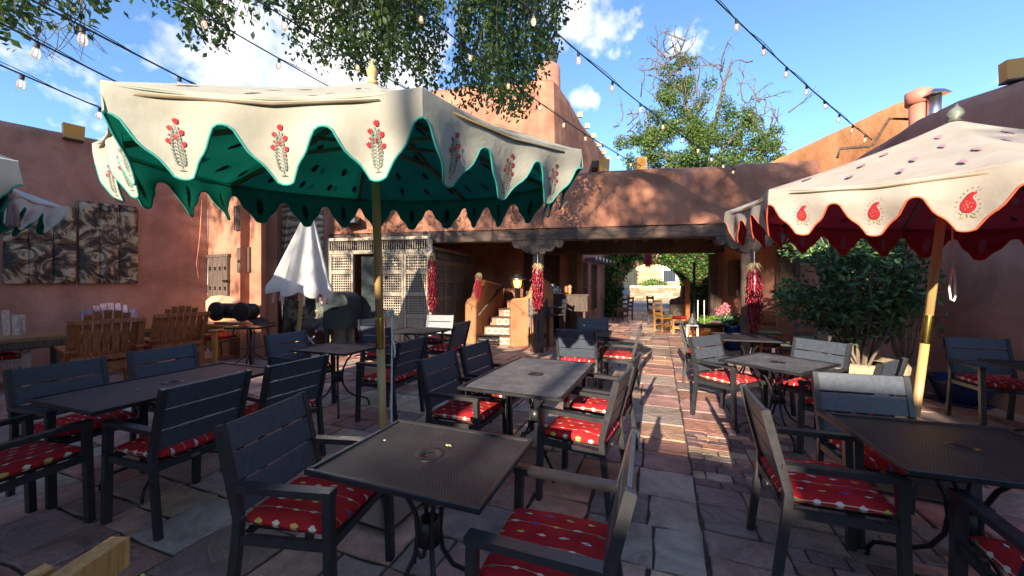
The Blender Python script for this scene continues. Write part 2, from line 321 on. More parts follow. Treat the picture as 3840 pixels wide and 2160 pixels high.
def cushion_mat():
    m, nt, N, L, b = newmat('red_ikat_cushion'); b.inputs['Roughness'].default_value = .85; b.inputs['Specular IOR Level'].default_value = .2
    tc = N.new('ShaderNodeTexCoord'); sp = N.new('ShaderNodeSeparateXYZ'); L.new(tc.outputs['Object'], sp.inputs[0])
    def m_(op, a, bb=None, cc=None):
        x = N.new('ShaderNodeMath'); x.operation = op
        for i, v in enumerate((a, bb, cc)):
            if v is None: continue
            if isinstance(v, (int, float)): x.inputs[i].default_value = v
            else: L.new(v, x.inputs[i])
        return x.outputs[0]
    ys = m_('DIVIDE', sp.outputs['Y'], .066); xs0 = m_('DIVIDE', sp.outputs['X'], .088)
    row = m_('FLOOR', ys); par = m_('MODULO', m_('ABSOLUTE', row), 2)
    xs = m_('ADD', xs0, m_('MULTIPLY', par, .5)); cell = m_('FLOOR', xs)
    fx = m_('ABSOLUTE', m_('SUBTRACT', m_('FRACT', xs), .5)); fy = m_('ABSOLUTE', m_('SUBTRACT', m_('FRACT', ys), .5))
    nse = N.new('ShaderNodeTexNoise'); nse.inputs['Scale'].default_value = 120; L.new(tc.outputs['Object'], nse.inputs['Vector'])
    dist = m_('ADD', m_('ADD', m_('MULTIPLY', fx, .85), m_('MULTIPLY', fy, 1.75)), m_('MULTIPLY', m_('SUBTRACT', nse.outputs['Fac'], .5), .22))
    cid = N.new('ShaderNodeCombineXYZ'); L.new(cell, cid.inputs[0]); L.new(row, cid.inputs[1])
    wn = N.new('ShaderNodeTexWhiteNoise'); wn.noise_dimensions = '3D'; L.new(cid.outputs[0], wn.inputs['Vector'])
    size = m_('ADD', .17, m_('MULTIPLY', wn.outputs['Value'], .07))
    mask = m_('LESS_THAN', dist, size)
    core = m_('MULTIPLY', m_('LESS_THAN', dist, .07), m_('GREATER_THAN', wn.outputs['Value'], .5))
    rp = N.new('ShaderNodeValToRGB'); rp.color_ramp.interpolation = 'CONSTANT'; e = rp.color_ramp.elements
    e[0].color = (.8, .74, .58, 1); e[1].position = .34; e[1].color = (.7, .52, .14, 1)
    for pp, cc in ((.55, (.8, .76, .66, 1)), (.76, (.1, .12, .36, 1)), (.88, (.3, .2, .07, 1))): k = e.new(pp); k.color = cc
    L.new(wn.outputs['Value'], rp.inputs[0])
    line = m_('MULTIPLY', m_('LESS_THAN', fy, .018), m_('MULTIPLY', par, 1.0))
    red = N.new('ShaderNodeTexNoise'); red.inputs['Scale'].default_value = 14; red.inputs['Detail'].default_value = 6; L.new(tc.outputs['Object'], red.inputs['Vector'])
    rr = N.new('ShaderNodeValToRGB'); rr.color_ramp.elements[0].color = (.40, .013, .02, 1); rr.color_ramp.elements[1].color = (.56, .026, .03, 1); rr.color_ramp.elements[0].position = .3; rr.color_ramp.elements[1].position = .7; L.new(red.outputs['Fac'], rr.inputs[0])
    def mx(f, a, c):
        x = N.new('ShaderNodeMix'); x.data_type = 'RGBA'; L.new(f, x.inputs[0]); L.new(a, x.inputs[6])
        if isinstance(c, tuple): x.inputs[7].default_value = c
        else: L.new(c, x.inputs[7])
        return x.outputs[2]
    col = mx(line, rr.outputs[0], (.62, .4, .3, 1)); col = mx(mask, col, rp.outputs[0]); col = mx(core, col, (.06, .09, .3, 1))
    L.new(col, b.inputs['Base Color'])
    wv = N.new('ShaderNodeTexNoise'); wv.inputs['Scale'].default_value = 7; wv.inputs['Detail'].default_value = 3; L.new(tc.outputs['Object'], wv.inputs['Vector'])
    fine = N.new('ShaderNodeTexNoise'); fine.inputs['Scale'].default_value = 260; L.new(tc.outputs['Object'], fine.inputs['Vector'])
    ad = m_('MULTIPLY_ADD', fine.outputs['Fac'], .12, wv.outputs['Fac'])
    bp = N.new('ShaderNodeBump'); bp.inputs['Strength'].default_value = .5; bp.inputs['Distance'].default_value = .02; L.new(ad, bp.inputs['Height']); L.new(bp.outputs[0], b.inputs['Normal'])
    return m
M['cushion'] = cushion_mat()
M['canvas'] = mat('cream_canvas', (.62, .595, .5), .9, col2=(.74, .72, .63), scale=3.5, detail=9, bump=.4, bscale=9, trans=.5)
M['canvas_white'] = mat('white_canvas', (.68, .68, .66), .85, col2=(.76, .76, .75), scale=2.5, bump=.25, bscale=6, trans=.4)
M['lining_green'] = mat('green_lining', (.006, .19, .145), .8, col2=(.01, .25, .19), scale=3, trans=.55)
M['lining_red'] = mat('maroon_lining', (.45, .035, .055), .8, col2=(.55, .05, .07), scale=3, trans=.7)
M['lining_navy'] = mat('teal_lining', (.006, .09, .09), .8, trans=.4)
M['teal'] = mat('teal_piping', (.02, .27, .23), .7); M['orange'] = mat('orange_piping', (.62, .11, .04), .7)
M['red_print'] = mat('red_print', (.33, .01, .02), .85); M['grey_print'] = mat('sage_print', (.13, .16, .13), .85); M['dark_print'] = mat('dark_print', (.012, .03, .032), .85)
M['maroon_print'] = mat('maroon_print', (.36, .2, .24), .85); M['violet_print'] = mat('violet_grey_print', (.34, .31, .35), .85); M['olive_print'] = mat('olive_print', (.34, .28, .12), .85)
M['rope'] = mat('white_cotton_rope', (.72, .71, .68), .8); M['tassel'] = mat('pink_tassel', (.62, .2, .24), .8, col2=(.7, .55, .5), scale=60, stretch=(1, 1, .1)); M['tassel_dark'] = mat('purple_tassel', (.09, .03, .06), .8, col2=(.4, .33, .34), scale=50, stretch=(1, 1, .08))
M['leaf'] = mat('leaf_green', (.065, .12, .032), .5, attr=True, trans=.35)
M['leaf_dark'] = mat('shrub_leaf', (.07, .15, .065), .38, attr=True, trans=.2)
M['ivy'] = mat('ivy_leaf', (.035, .08, .02), .5, attr=True, trans=.25)
M['bark'] = mat('bark', (.09, .07, .055), .9, col2=(.2, .165, .13), scale=6, bump=.8, stretch=(6, 6, 1.5))
M['twig'] = mat('pale_twig', (.3, .25, .19), .85, col2=(.2, .16, .12), scale=10)
M['chili'] = mat('dried_red_chili', (.14, .004, .012), .3, col2=(.28, .012, .028), scale=15, rand=.5)
M['straw'] = mat('straw', (.62, .5, .26), .8)
M['pot_pale'] = mat('weathered_oak_barrel', (.3, .23, .14), .85, col2=(.5, .41, .27), scale=5, bump=.5, stretch=(5, 5, 1))
M['blue_glaze'] = mat('cobalt_glaze', (.008, .02, .1), .12, col2=(.015, .04, .16), scale=5)
M['copper'] = mat('hammered_copper', (.5, .2, .07), .3, .9, col2=(.75, .36, .14), scale=18, bump=.7, bscale=20)
M['black_plastic'] = mat('black_smoker', (.012, .012, .013), .4)
M['amber'] = mat('amber_mica', (.85, .42, .07), .35, col2=(.72, .42, .15), scale=6, trans=.35)
M['pipe_pink'] = mat('painted_flue', (.55, .2, .14), .6)
M['white'] = mat('white_paint', (.75, .74, .7), .6); M['glass'] = mat('dark_glass', (.05, .07, .09), .1)
M['cable'] = mat('black_cable', (.02, .025, .03), .6)
M['flame'] = mat('lit_lantern_bulb', (1, .6, .15), .5, emit=(1, .5, .1), estr=9)
M['filament'] = mat('lit_filament', (1, .7, .35), .5, emit=(1, .62, .3), estr=2.5)
M['seed_glass'] = mat('frosted_lantern_glass', (.75, .55, .3), .3, trans=.6)
M['navy'] = mat('navy_fuzz', (.008, .01, .02), .95, bump=1.0, bscale=90)
M['seat_green'] = mat('sage_cushion', (.22, .24, .12), .8); M['purple'] = mat('mauve_glazed_trough', (.17, .06, .13), .35)
M['pink'] = mat('pink_petal', (.85, .28, .36), .6, trans=.3); M['lime'] = mat('bright_grass_leaf', (.22, .42, .04), .5, trans=.4)
M['crockery'] = mat('blue_and_white_crockery', (.12, .25, .6), .2, col2=(.8, .82, .85), scale=16, contrast=(.48, .52))
M['fallen_leaf'] = mat('fallen_leaf', (.55, .6, .25), .7)
M['sandstone_wall'] = mat('rubble_stone', (.3, .24, .17), .9, attr=True, col2=(.46, .38, .28), scale=4, bump=.7)
def bulb_mat():
    m, nt, N, L, b = newmat('clear_bulb_glass')
    b.inputs['Base Color'].default_value = (.55, .5, .42, 1); b.inputs['Roughness'].default_value = .03
    tr = N.new('ShaderNodeBsdfTransparent'); ms = N.new('ShaderNodeMixShader'); fr = N.new('ShaderNodeFresnel'); fr.inputs[0].default_value = 1.5
    ad = N.new('ShaderNodeMath'); ad.operation = 'ADD'; ad.inputs[1].default_value = .06; L.new(fr.outputs[0], ad.inputs[0])
    L.new(ad.outputs[0], ms.inputs[0]); L.new(tr.outputs[0], ms.inputs[1]); L.new(b.outputs[0], ms.inputs[2]); L.new(ms.outputs[0], N['Material Output'].inputs[0])
    return m
M['bulb'] = bulb_mat()
def relief_mat():
    m, nt, N, L, b = newmat('fired_clay_relief'); b.inputs['Roughness'].default_value = .55
    tc = N.new('ShaderNodeTexCoord')
    n = N.new('ShaderNodeTexNoise'); n.inputs['Scale'].default_value = 3.2; n.inputs['Detail'].default_value = 7; n.inputs['Roughness'].default_value = .55; n.inputs['Distortion'].default_value = 2.2; L.new(tc.outputs['Object'], n.inputs['Vector'])
    r = N.new('ShaderNodeValToRGB'); e = r.color_ramp.elements; e[0].position = .42; e[0].color = (.02, .014, .01, 1); e[1].position = .68; e[1].color = (.42, .38, .29, 1)
    k = e.new(.5); k.color = (.14, .075, .035, 1); k = e.new(.57); k.color = (.4, .32, .2, 1); L.new(n.outputs['Fac'], r.inputs[0]); L.new(r.outputs[0], b.inputs['Base Color'])
    bp = N.new('ShaderNodeBump'); bp.inputs['Strength'].default_value = .9; bp.inputs['Distance'].default_value = .06; L.new(n.outputs['Fac'], bp.inputs['Height']); L.new(bp.outputs[0], b.inputs['Normal'])
    return m
M['relief'] = relief_mat()
def talavera_mat():
    m, nt, N, L, b = newmat('talavera_tile'); b.inputs['Roughness'].default_value = .25
    tc = N.new('ShaderNodeTexCoord'); sp = N.new('ShaderNodeSeparateXYZ'); L.new(tc.outputs['Object'], sp.inputs[0])
    cx = N.new('ShaderNodeCombineXYZ'); L.new(sp.outputs['X'], cx.inputs[0]); L.new(sp.outputs['Z'], cx.inputs[1])
    ln = N.new('ShaderNodeVectorMath'); ln.operation = 'LENGTH'; L.new(cx.outputs[0], ln.inputs[0])
    at = N.new('ShaderNodeMath'); at.operation = 'ARCTAN2'; L.new(sp.outputs['X'], at.inputs[0]); L.new(sp.outputs['Z'], at.inputs[1])
    pt = N.new('ShaderNodeMath'); pt.operation = 'MULTIPLY'; L.new(at.outputs[0], pt.inputs[0]); pt.inputs[1].default_value = 8
    cs = N.new('ShaderNodeMath'); cs.operation = 'COSINE'; L.new(pt.outputs[0], cs.inputs[0])
    ds = N.new('ShaderNodeMath'); ds.operation = 'MULTIPLY_ADD'; L.new(cs.outputs[0], ds.inputs[0]); ds.inputs[1].default_value = .009; L.new(ln.outputs['Value'], ds.inputs[2])
    r = N.new('ShaderNodeValToRGB'); r.color_ramp.interpolation = 'CONSTANT'; e = r.color_ramp.elements
    mr = N.new('ShaderNodeMath'); mr.operation = 'MULTIPLY'; L.new(ds.outputs[0], mr.inputs[0]); mr.inputs[1].default_value = 8
    e[0].color = (.06, .02, .03, 1); e[1].position = .14; e[1].color = (.7, .55, .3, 1)
    for p, c in ((.24, (.03, .03, .05, 1)), (.4, (.72, .66, .5, 1)), (.55, (.04, .05, .05, 1)), (.62, (.7, .64, .48, 1)), (.82, (.12, .11, .04, 1)), (.95, (.7, .64, .48, 1))): k = e.new(p); k.color = c
    L.new(mr.outputs[0], r.inputs[0]); L.new(r.outputs[0], b.inputs['Base Color'])
    return m
M['talavera'] = talavera_mat()
def carved_mat():
    m, nt, N, L, b = newmat('carved_white_plaster'); b.inputs['Roughness'].default_value = .8
    tc = N.new('ShaderNodeTexCoord'); w = N.new('ShaderNodeTexWave'); w.wave_type = 'RINGS'; w.inputs['Scale'].default_value = 1.8; w.inputs['Distortion'].default_value = 6; w.inputs['Detail'].default_value = 1.5
    L.new(tc.outputs['Object'], w.inputs['Vector']); r = N.new('ShaderNodeValToRGB'); e = r.color_ramp.elements; e[0].position = .3; e[0].color = (.3, .22, .15, 1); e[1].position = .5; e[1].color = (.66, .6, .5, 1)
    L.new(w.outputs['Fac'], r.inputs[0]); L.new(r.outputs[0], b.inputs['Base Color'])
    bp = N.new('ShaderNodeBump'); bp.inputs['Distance'].default_value = .03; L.new(w.outputs['Fac'], bp.inputs['Height']); L.new(bp.outputs[0], b.inputs['Normal'])
    return m
M['carved'] = carved_mat()
M['patina'] = mat('patinated_painted_metal', (.03, .04, .035), .5, col2=(.32, .36, .3), scale=4, detail=9, bump=.4, contrast=(.45, .7))
M['patina_blue'] = mat('worn_blue_paint', (.014, .02, .022), .85, col2=(.035, .052, .056), scale=4, detail=9, bump=.3)

# ------------------------------------------------------------------ adobe walls
def adobe_wall(name, pts, heights, thick, mat_, z0=-.05, side=1, res=.22, amp=.018, parent=None, rr=None, ends=True, **k):
    """pts: front-face base line; the thickness goes to side*left of the direction of travel. heights at each pt."""
    P = []; H = []
    for i in range(len(pts) - 1):
        a, b = Vector(pts[i]), Vector(pts[i + 1]); n = max(1, int((b - a).length / res))
        for j in range(n): P.append(a.lerp(b, j / n)); H.append(heights[i] + (heights[i + 1] - heights[i]) * j / n)
    P.append(Vector(pts[-1])); H.append(heights[-1])
    for _ in range(2):   # round plan corners a little
        Q = P[:]
        for i in range(1, len(P) - 1): Q[i] = P[i - 1] * .25 + P[i] * .5 + P[i + 1] * .25
        P = Q
    m = len(P); rad = rr or thick * .42; rows = []
    V = []
    for i in range(m):
        t = (P[min(i + 1, m - 1)] - P[max(i - 1, 0)]).normalized(); nrm = Vector((-t.y, t.x)) * side
        h = H[i]; prof = []
        nz_ = max(2, int((h - rad - z0) / .3))
        for j in range(nz_ + 1): prof.append((0, z0 + (h - rad - z0) * j / nz_))
        for q in range(1, 7): aa = pi / 2 * q / 6; prof.append((rad * (1 - math.cos(aa)), h - rad + rad * math.sin(aa)))
        for q in range(0, 7): aa = pi / 2 * q / 6; prof.append((thick - rad * (1 - math.sin(aa)) if False else thick - rad + rad * math.sin(aa), h - rad + rad * math.cos(aa)))
        prof.append((thick, z0))
        rows.append(len(prof))
        for (o, z) in prof:
            p = Vector((P[i].x + nrm.x * o, P[i].y + nrm.y * o, z))
            dn = noise.noise(p * .9) * amp * 1.6 + noise.noise(p * 3.1) * amp * .5
            V.append((p.x - nrm.x * dn, p.y - nrm.y * dn, z + (dn * .7 if z > h - rad * 1.2 else 0)))
    # all rows must have the same count: resample by using max height count
    if len(set(rows)) > 1:
        return adobe_wall_even(name, P, H, thick, mat_, z0, side, amp, rad, parent, k)
    return _finish_wall(name, V, m, rows[0], mat_, parent, k)
def _finish_wall(name, V, m, n, mat_, parent, k):
    F = []
    for i in range(m - 1):
        for j in range(n - 1): F.append((i * n + j, (i + 1) * n + j, (i + 1) * n + j + 1, i * n + j + 1))
    F.append(tuple(range(n))); F.append(tuple((m - 1) * n + j for j in range(n))[::-1])
    mb = MB(); mb.add(V, F, True); o = mb.build(name, mat_, parent, **k); auto_smooth(o, 50); return o
def adobe_wall_even(name, P, H, thick, mat_, z0, side, amp, rad, parent, k):
    m = len(P); nz_ = max(2, int((max(H) - z0) / .3)); V = []
    for i in range(m):
        t = (P[min(i + 1, m - 1)] - P[max(i - 1, 0)]).normalized(); nrm = Vector((-t.y, t.x)) * side; h = H[i]
        prof = [(0, z0 + (h - rad - z0) * j / nz_) for j in range(nz_ + 1)]
        prof += [(rad * (1 - math.cos(pi / 12 * q)), h - rad + rad * math.sin(pi / 12 * q)) for q in range(1, 7)]
        prof += [(thick - rad + rad * math.sin(pi / 12 * q), h - rad + rad * math.cos(pi / 12 * q)) for q in range(0, 7)] + [(thick, z0)]
        for (o, z) in prof:
            p = Vector((P[i].x + nrm.x * o, P[i].y + nrm.y * o, z)); dn = noise.noise(p * .9) * amp * 1.6 + noise.noise(p * 3.1) * amp * .5
            V.append((p.x - nrm.x * dn, p.y - nrm.y * dn, z + (dn * .7 if z > h - rad * 1.2 else 0)))
    return _finish_wall(name, V, m, len(V) // m, mat_, parent, k)

LWC = (-6.73, 8.44); LW0 = (-8.21, 6.12); PIER = (-4.85, 7.40); INN = (-5.63, 9.35)
FAC = lambda x: 8.22 - .2 * x
# ground and setting
mb = MB(); mb.add([(-300, -300, -.03), (300, -300, -.03), (300, 300, -.03), (-300, 300, -.03)], [(0, 1, 2, 3)]); mb.build('ground', M['soil'], kind='structure')
dirL = (Vector(LWC) - Vector(LW0)).normalized()
LWS = Vector(LW0) - dirL * 7.5
adobe_wall('left_wall', [tuple(LWS), LWC], [4.1, 4.19], .45, M['adobe_pink'], side=1, label='long pinkish adobe wall on the left carrying the clay relief panels', cat='wall')
adobe_wall('adobe_pier', [LWC, PIER, INN], [4.25, 4.25, 4.25], .4, M['adobe'], side=1, res=.12, label='orange adobe pier with the small wooden door and shuttered openings', cat='wall')
adobe_wall('back_wall', [INN, (-4.38, FAC(-4.38))], [4.0, 4.0], .4, M['adobe_pink'], side=1, label='narrow pink adobe wall behind the closed white parasol', cat='wall')
# right wall along x ~ 5.75
adobe_wall('right_wall', [(5.78, 10.9), (5.76, 7.4), (5.76, 6.06), (5.75, 5.48), (5.74, 5.03), (5.76, 4.56), (5.8, 4.29), (5.9, 2.0), (6.0, -3.5)], [3.3, 3.45, 3.72, 3.88, 3.92, 3.88, 3.84, 3.6, 3.4], .5, M['adobe_pink'], side=1, amp=.03, label='tall reddish adobe wall on the right with a curving top behind the blue pot', cat='wall')
# portal parapet
fx0, fx1 = -4.45, 5.74
par = adobe_wall('portal_parapet', [(fx0, FAC(fx0)), (fx1, FAC(fx1))], [3.8, 3.84], .5, M['adobe'], z0=2.66, side=1, amp=.03, label='dappled adobe parapet above the long timber beam of the portal', cat='wall')

# ------------------------------------------------------------------ passage building and others behind
def slab(name, quads, mat_, parent=None, **k):
    mb = MB()
    for a, b, z0, z1, th in quads:
        a = Vector(a); b = Vector(b); t = (b - a).normalized(); n = Vector((-t.y, t.x)) * th
        mb.add([(a.x, a.y, z0), (b.x, b.y, z0), (b.x + n.x, b.y + n.y, z0), (a.x + n.x, a.y + n.y, z0), (a.x, a.y, z1), (b.x, b.y, z1), (b.x + n.x, b.y + n.y, z1), (a.x + n.x, a.y + n.y, z1)],
               [(0, 3, 2, 1), (4, 5, 6, 7), (0, 1, 5, 4), (1, 2, 6, 5), (2, 3, 7, 6), (3, 0, 4, 7)])
    return mb.build(name, mat_, parent, **k)
bld = empty('adobe_building', (0, 12, 0), label='tall adobe building with battered walls and a chimney behind the portal', cat='building')
def tow(parent):
    mb = MB(); Z = 7.6
    A = [(-3.6, 13.1), (1.38, 12.05), (5.4, 20.7), (-1, 23)]
    V = []
    c = Vector((1.2, 17))
    lv = [(0, 0.0), (2.6, .0), (4.5, .02), (6.6, .07), (7.6, .1), (8.0, .16), (8.15, .34), (8.2, .6)]
    pts = []
    for i in range(4):
        a = Vector(A[i]); b = Vector(A[(i + 1) % 4]); n = 16
        for j in range(n): pts.append(a.lerp(b, j / n))
    m = len(pts)
    for _ in range(1):
        pts = [pts[i - 1] * .2 + pts[i] * .6 + pts[(i + 1) % m] * .2 for i in range(m)]
    for z, inn in lv:
        for p in pts:
            q = p + (c - p).normalized() * inn; d = noise.noise(Vector((q.x, q.y, z)) * .5) * .06
            V.append((q.x + d, q.y + d, z + d))
    F = []
    for k in range(len(lv) - 1):
        for i in range(m): F.append((k * m + i, k * m + (i + 1) % m, (k + 1) * m + (i + 1) % m, (k + 1) * m + i))
    F.append(tuple((len(lv) - 1) * m + i for i in range(m)))
    mb.add([(x, y - 12, z) for x, y, z in V], F, True); o = mb.build('wall', M['adobe'], parent); auto_smooth(o, 35)
tow(bld)
cp = P3(2055, 330, 13.2)
mb = MB(); mb.lathe([(.46, -.6), (.43, .0), (.42, .62), (.39, .74), (.3, .8)], 12, (cp.x, cp.y - 12, cp.z), sy=.8); mb.build('chimney', M['adobe_pink'], bld)
ch = [o for o in bpy.data.objects if o.name == 'chimney'][0]
mb = MB(); mb.box((cp.x + .12, cp.y - 12, cp.z + .95), (.36, .36, .26)); mb.box((cp.x + .12, cp.y - 12, cp.z + 1.1), (.46, .46, .06)); mb.box((cp.x + .12, cp.y - 12, cp.z + 1.24), (.3, .3, .2)); mb.box((cp.x + .12, cp.y - 12, cp.z + 1.36), (.44, .44, .05)); mb.build('chimney_cap', M['iron'], ch)
for i in range(6):     # little canales along the sloping roof edge
    t = .3 + i * .12; a = Vector((1.38, 12.05)).lerp(Vector((5.4, 20.7)), t)
    mb = MB(); mb.box((a.x + .02, a.y - 12, 7.95), (.2, .09, .2)); mb.build('roof_canale', M['pot_pale'], bld)
ob = empty('orange_building', (8.3, 8.5, 0), label='bright orange stuccoed building rising behind the right end of the portal', cat='building')
o = adobe_wall('wall', [(.03, -.7), (0, 0), (-.1, 3.4), (-.2, 3.6)][::-1], [5.35, 5.4, 5.45, 5.4], .5, M['adobe_orange'], parent=ob, side=1, res=.4)
mb = MB(); mb.box((2.6, 1.5, 2.5), (4.6, 4.0, 5)); mb.build('rear_volume', M['adobe_orange'], ob)
# street side, beyond the arch
mb = MB(); V = []
pd = Vector((.43, .903)); pr = Vector((.903, -.43))
def pq(a, b, z=0.0): p = Vector((4.9, 18.3)) + pr * a + pd * b; return (p.x, p.y, z)
mb = MB(); mb.add([pq(-60, 1.2, 0), pq(60, 1.2, 0), pq(60, 8.3, 0), pq(-60, 8.3, 0)], [(0, 1, 2, 3)]); mb.build('road', M['asphalt'], kind='structure')
mb = MB(); mb.prism([(-60, 8.3), (60, 8.3), (60, 12.2), (-60, 12.2)], -.02, .13, lambda x, y, h: pq(x, y, h)); mb.build('pavement', M['concrete'], kind='structure')
mb = MB(); mb.prism([(-60, .9), (60, .9), (60, 1.2), (-60, 1.2)], -.02, .13, lambda x, y, h: pq(x, y, h)) if False else None
sw = empty('stone_wall', pq(0, 12.2), label='low rubble stone wall with a pale coping across the street', cat='wall')
def sw_l(p): return (p[0] - sw.location.x, p[1] - sw.location.y, p[2])
mb = MB(); mb.prism([(-14, 12.25), (16, 12.25), (16, 12.7), (-14, 12.7)], -.05, 1.1, lambda x, y, h: sw_l(pq(x, y, h))); mb.build('core', M['mortar'], sw)
mb = MB(); mb.prism([(-14, 12.12), (16, 12.12), (16, 12.8), (-14, 12.8)], 1.12, 1.3, lambda x, y, h: sw_l(pq(x, y, h))); mb.build('coping', M['concrete'], sw)
for r_ in range(5):
    x = -4 + random.random() * .3
    while x < 6.5:
        w = random.uniform(.3, .75); h = .2
        mb = MB(); k = lambda a, b, hh: sw_l(pq(a, b, hh)); f = 12.16 + random.random() * .05; z = .13 + r_ * .2
        j = [random.uniform(-.015, .015) for _ in range(8)]
        mb.add([k(x + .01 + j[0], f, z + .01), k(x + w - .01 + j[1], f, z + .01 + j[4]), k(x + w - .01 + j[2], f, z + h - .01), k(x + .01 + j[3], f, z + h - .01 + j[5]), k(x + .01, f + .15, z), k(x + w - .01, f + .15, z), k(x + w - .01, f + .15, z + h), k(x + .01, f + .15, z + h)],
               [(0, 1, 2, 3), (0, 4, 5, 1), (1, 5, 6, 2), (2, 6, 7, 3), (3, 7, 4, 0)])
        me = mb.mesh('stone', M['sandstone_wall']); ca_ = me.color_attributes.new('tint', 'FLOAT_COLOR', 'POINT'); tt = random.choice([(1.1, 1, .9), (.8, .65, .5), (1.3, 1.25, 1.15), (.7, .62, .55)])
        ca_.data.foreach_set('color', list(tt + (1,)) * len(me.vertices)); link('stone', me, sw); x += w
yb = empty('yellow_building', pq(0, 19), label='yellow stuccoed house with a white sash window across the street', cat='building')
def yl(p): return (p[0] - yb.location.x, p[1] - yb.location.y, p[2])
mb = MB(); mb.prism([(-18, 19), (20, 19), (20, 28), (-18, 28)], 0, 9, lambda x, y, h: yl(pq(x, y, h))); mb.build('wall', M['adobe_yellow'], yb)
def ywin(cx):
    mb = MB(); mb.prism([(cx - .65, 18.9), (cx + .65, 18.9), (cx + .65, 19.1), (cx - .65, 19.1)], 1.5, 4.0, lambda x, y, h: yl(pq(x, y, h))); f = mb.build('window_frame', M['white'], yb)
    for z0, z1 in ((1.62, 2.65), (2.78, 3.86)):
        mb = MB(); mb.prism([(cx - .5, 18.87), (cx + .5, 18.87), (cx + .5, 18.89), (cx - .5, 18.89)], z0, z1, lambda x, y, h: yl(pq(x, y, h))); mb.build('pane', M['white'] if z0 > 2 else M['glass'], f)
ywin(1.45); ywin(-6)
ifn = empty('iron_fence', pq(0, 12.4), label='thin iron railing on top of the stone wall across the street', cat='fence')
def il(p): return (p[0] - ifn.location.x, p[1] - ifn.location.y, p[2])
for z in (1.42, 1.6, 2.2): mb = MB(); mb.beam(il(pq(-6, 12.45, z)), il(pq(9, 12.45, z)), .025, .025); mb.build('rail', M['iron'], ifn)
me = None
for i in range(60):
    p = il(pq(-4 + i * .17, 12.45, 0))
    if me is None: mb = MB(); mb.beam((0, 0, 1.3), (0, 0, 2.36), .018, .018); me = mb.mesh('baluster', M['iron'])
    link('baluster', me, ifn, (p[0], p[1], 0))
mb = MB(); mb.prism([(-1.9, 12.09), (-1.1, 12.09), (-1.1, 12.115), (-1.9, 12.115)], .62, .98, lambda x, y, h: pq(x, y, h)); mb.build('wall_plaque', mat('grey_plaque', (.25, .3, .38), .5), label='small grey plaque on the stone wall seen through the ivy arch', cat='sign')

# ------------------------------------------------------------------ leaves
def leaf_cloud(name, pos, size, mat_, parent=None, nrm=None, tints=((1, 1, 1),), aspect=.5, droop=.0, **k):
    """one quad-pair leaf per point, folded along the midrib"""
    n = len(pos); pos = np.asarray(pos, float)
    d = rng.normal(size=(n, 3)); d[:, 2] -= droop * 1.5; d /= np.linalg.norm(d, axis=1)[:, None]
    a = rng.normal(size=(n, 3)); w = np.cross(d, a); w /= np.linalg.norm(w, axis=1)[:, None]; up = np.cross(w, d)
    s = np.asarray(size) * rng.uniform(.65, 1.3, n) if np.ndim(size) == 0 else size; s = s[:, None]
    V = np.stack([pos, pos + d * s * .5 + w * s * aspect * .5 + up * s * .08, pos + d * s, pos + d * s * .5 - w * s * aspect * .5 + up * s * .08], 1).reshape(-1, 3)
    base = np.arange(n)[:, None] * 4
    F = np.concatenate([base + [0, 1, 2], base + [0, 2, 3]], 1).reshape(-1, 3)
    me = bpy.data.meshes.new(name); me.vertices.add(len(V)); me.vertices.foreach_set('co', V.ravel())
    me.loops.add(F.size); me.loops.foreach_set('vertex_index', F.ravel()); me.polygons.add(len(F))
    me.polygons.foreach_set('loop_start', np.arange(len(F)) * 3); me.polygons.foreach_set('loop_total', np.full(len(F), 3)); me.update(calc_edges=True)
    t = np.array(tints)[rng.integers(0, len(tints), n)] * rng.uniform(.75, 1.3, (n, 1))
    col = np.concatenate([np.repeat(t, 4, 0), np.ones((n * 4, 1))], 1)
    ca_ = me.color_attributes.new('tint', 'FLOAT_COLOR', 'POINT'); ca_.data.foreach_set('color', col.ravel().astype(np.float32))
    me.materials.append(mat_); o = link(name, me, parent); return tag(o, **k)
GR = ((1, 1, 1), (1.3, 1.15, .8), (.75, .85, .8), (1.6, 1.5, 1.0), (.6, .7, .6))
# hanging foliage: strands of twigs, each leaf on a real twig
tree = empty('overhanging_elm', (2.3, -3.0, 0), label='large leafy tree whose hanging branches cross the top of the view', cat='tree')
T0 = Vector(tree.location)
def limb(mb, pts, r0, r1, n=7):
    P = [Vector(p) - T0 for p in pts]; Q = []
    for i in range(len(P) - 1):
        for j in range(5): Q.append(P[i].lerp(P[i + 1], j / 5) + Vector(rng.normal(size=3)) * .04)
    Q.append(P[-1]); m = len(Q); mb.tube(Q, [r0 + (r1 - r0) * i / (m - 1) for i in range(m)], n)
mb = MB(); limb(mb, [(2.3, -3.0, -.1), (2.2, -2.9, 1.5), (2.1, -2.5, 3.4), (1.8, -1.6, 5.2)], .34, .2, 12); mb.build('trunk', M['bark'], tree)
mb = MB()
limb(mb, [(1.8, -1.6, 5.2), (.9, 1.5, 6.6), (-.2, 4.2, 6.9), (-.2, 6.6, 6.6)], .17, .05)
limb(mb, [(-.1, 3.6, 6.9), (.2, 4.9, 6.6), (.5, 5.8, 6.1)], .08, .03)
limb(mb, [(1.8, -1.6, 5.2), (-1.6, .6, 6.6), (-3.4, 3.0, 6.2), (-3.9, 4.6, 5.5)], .13, .03)
limb(mb, [(-1.6, .6, 6.6), (-4.3, 1.2, 5.9), (-5.3, 2.6, 5.2), (-5.3, 3.5, 4.6)], .09, .03)
mb.build('limb', M['bark'], tree)
yA = ([1090, 1160, 1200, 1260, 1330, 1400, 1450, 1520, 1600, 1700, 1800, 1900, 1980, 2010, 2060, 2110], [180, 280, 300, 240, 300, 330, 320, 300, 370, 400, 420, 465, 440, 330, 220, 190])
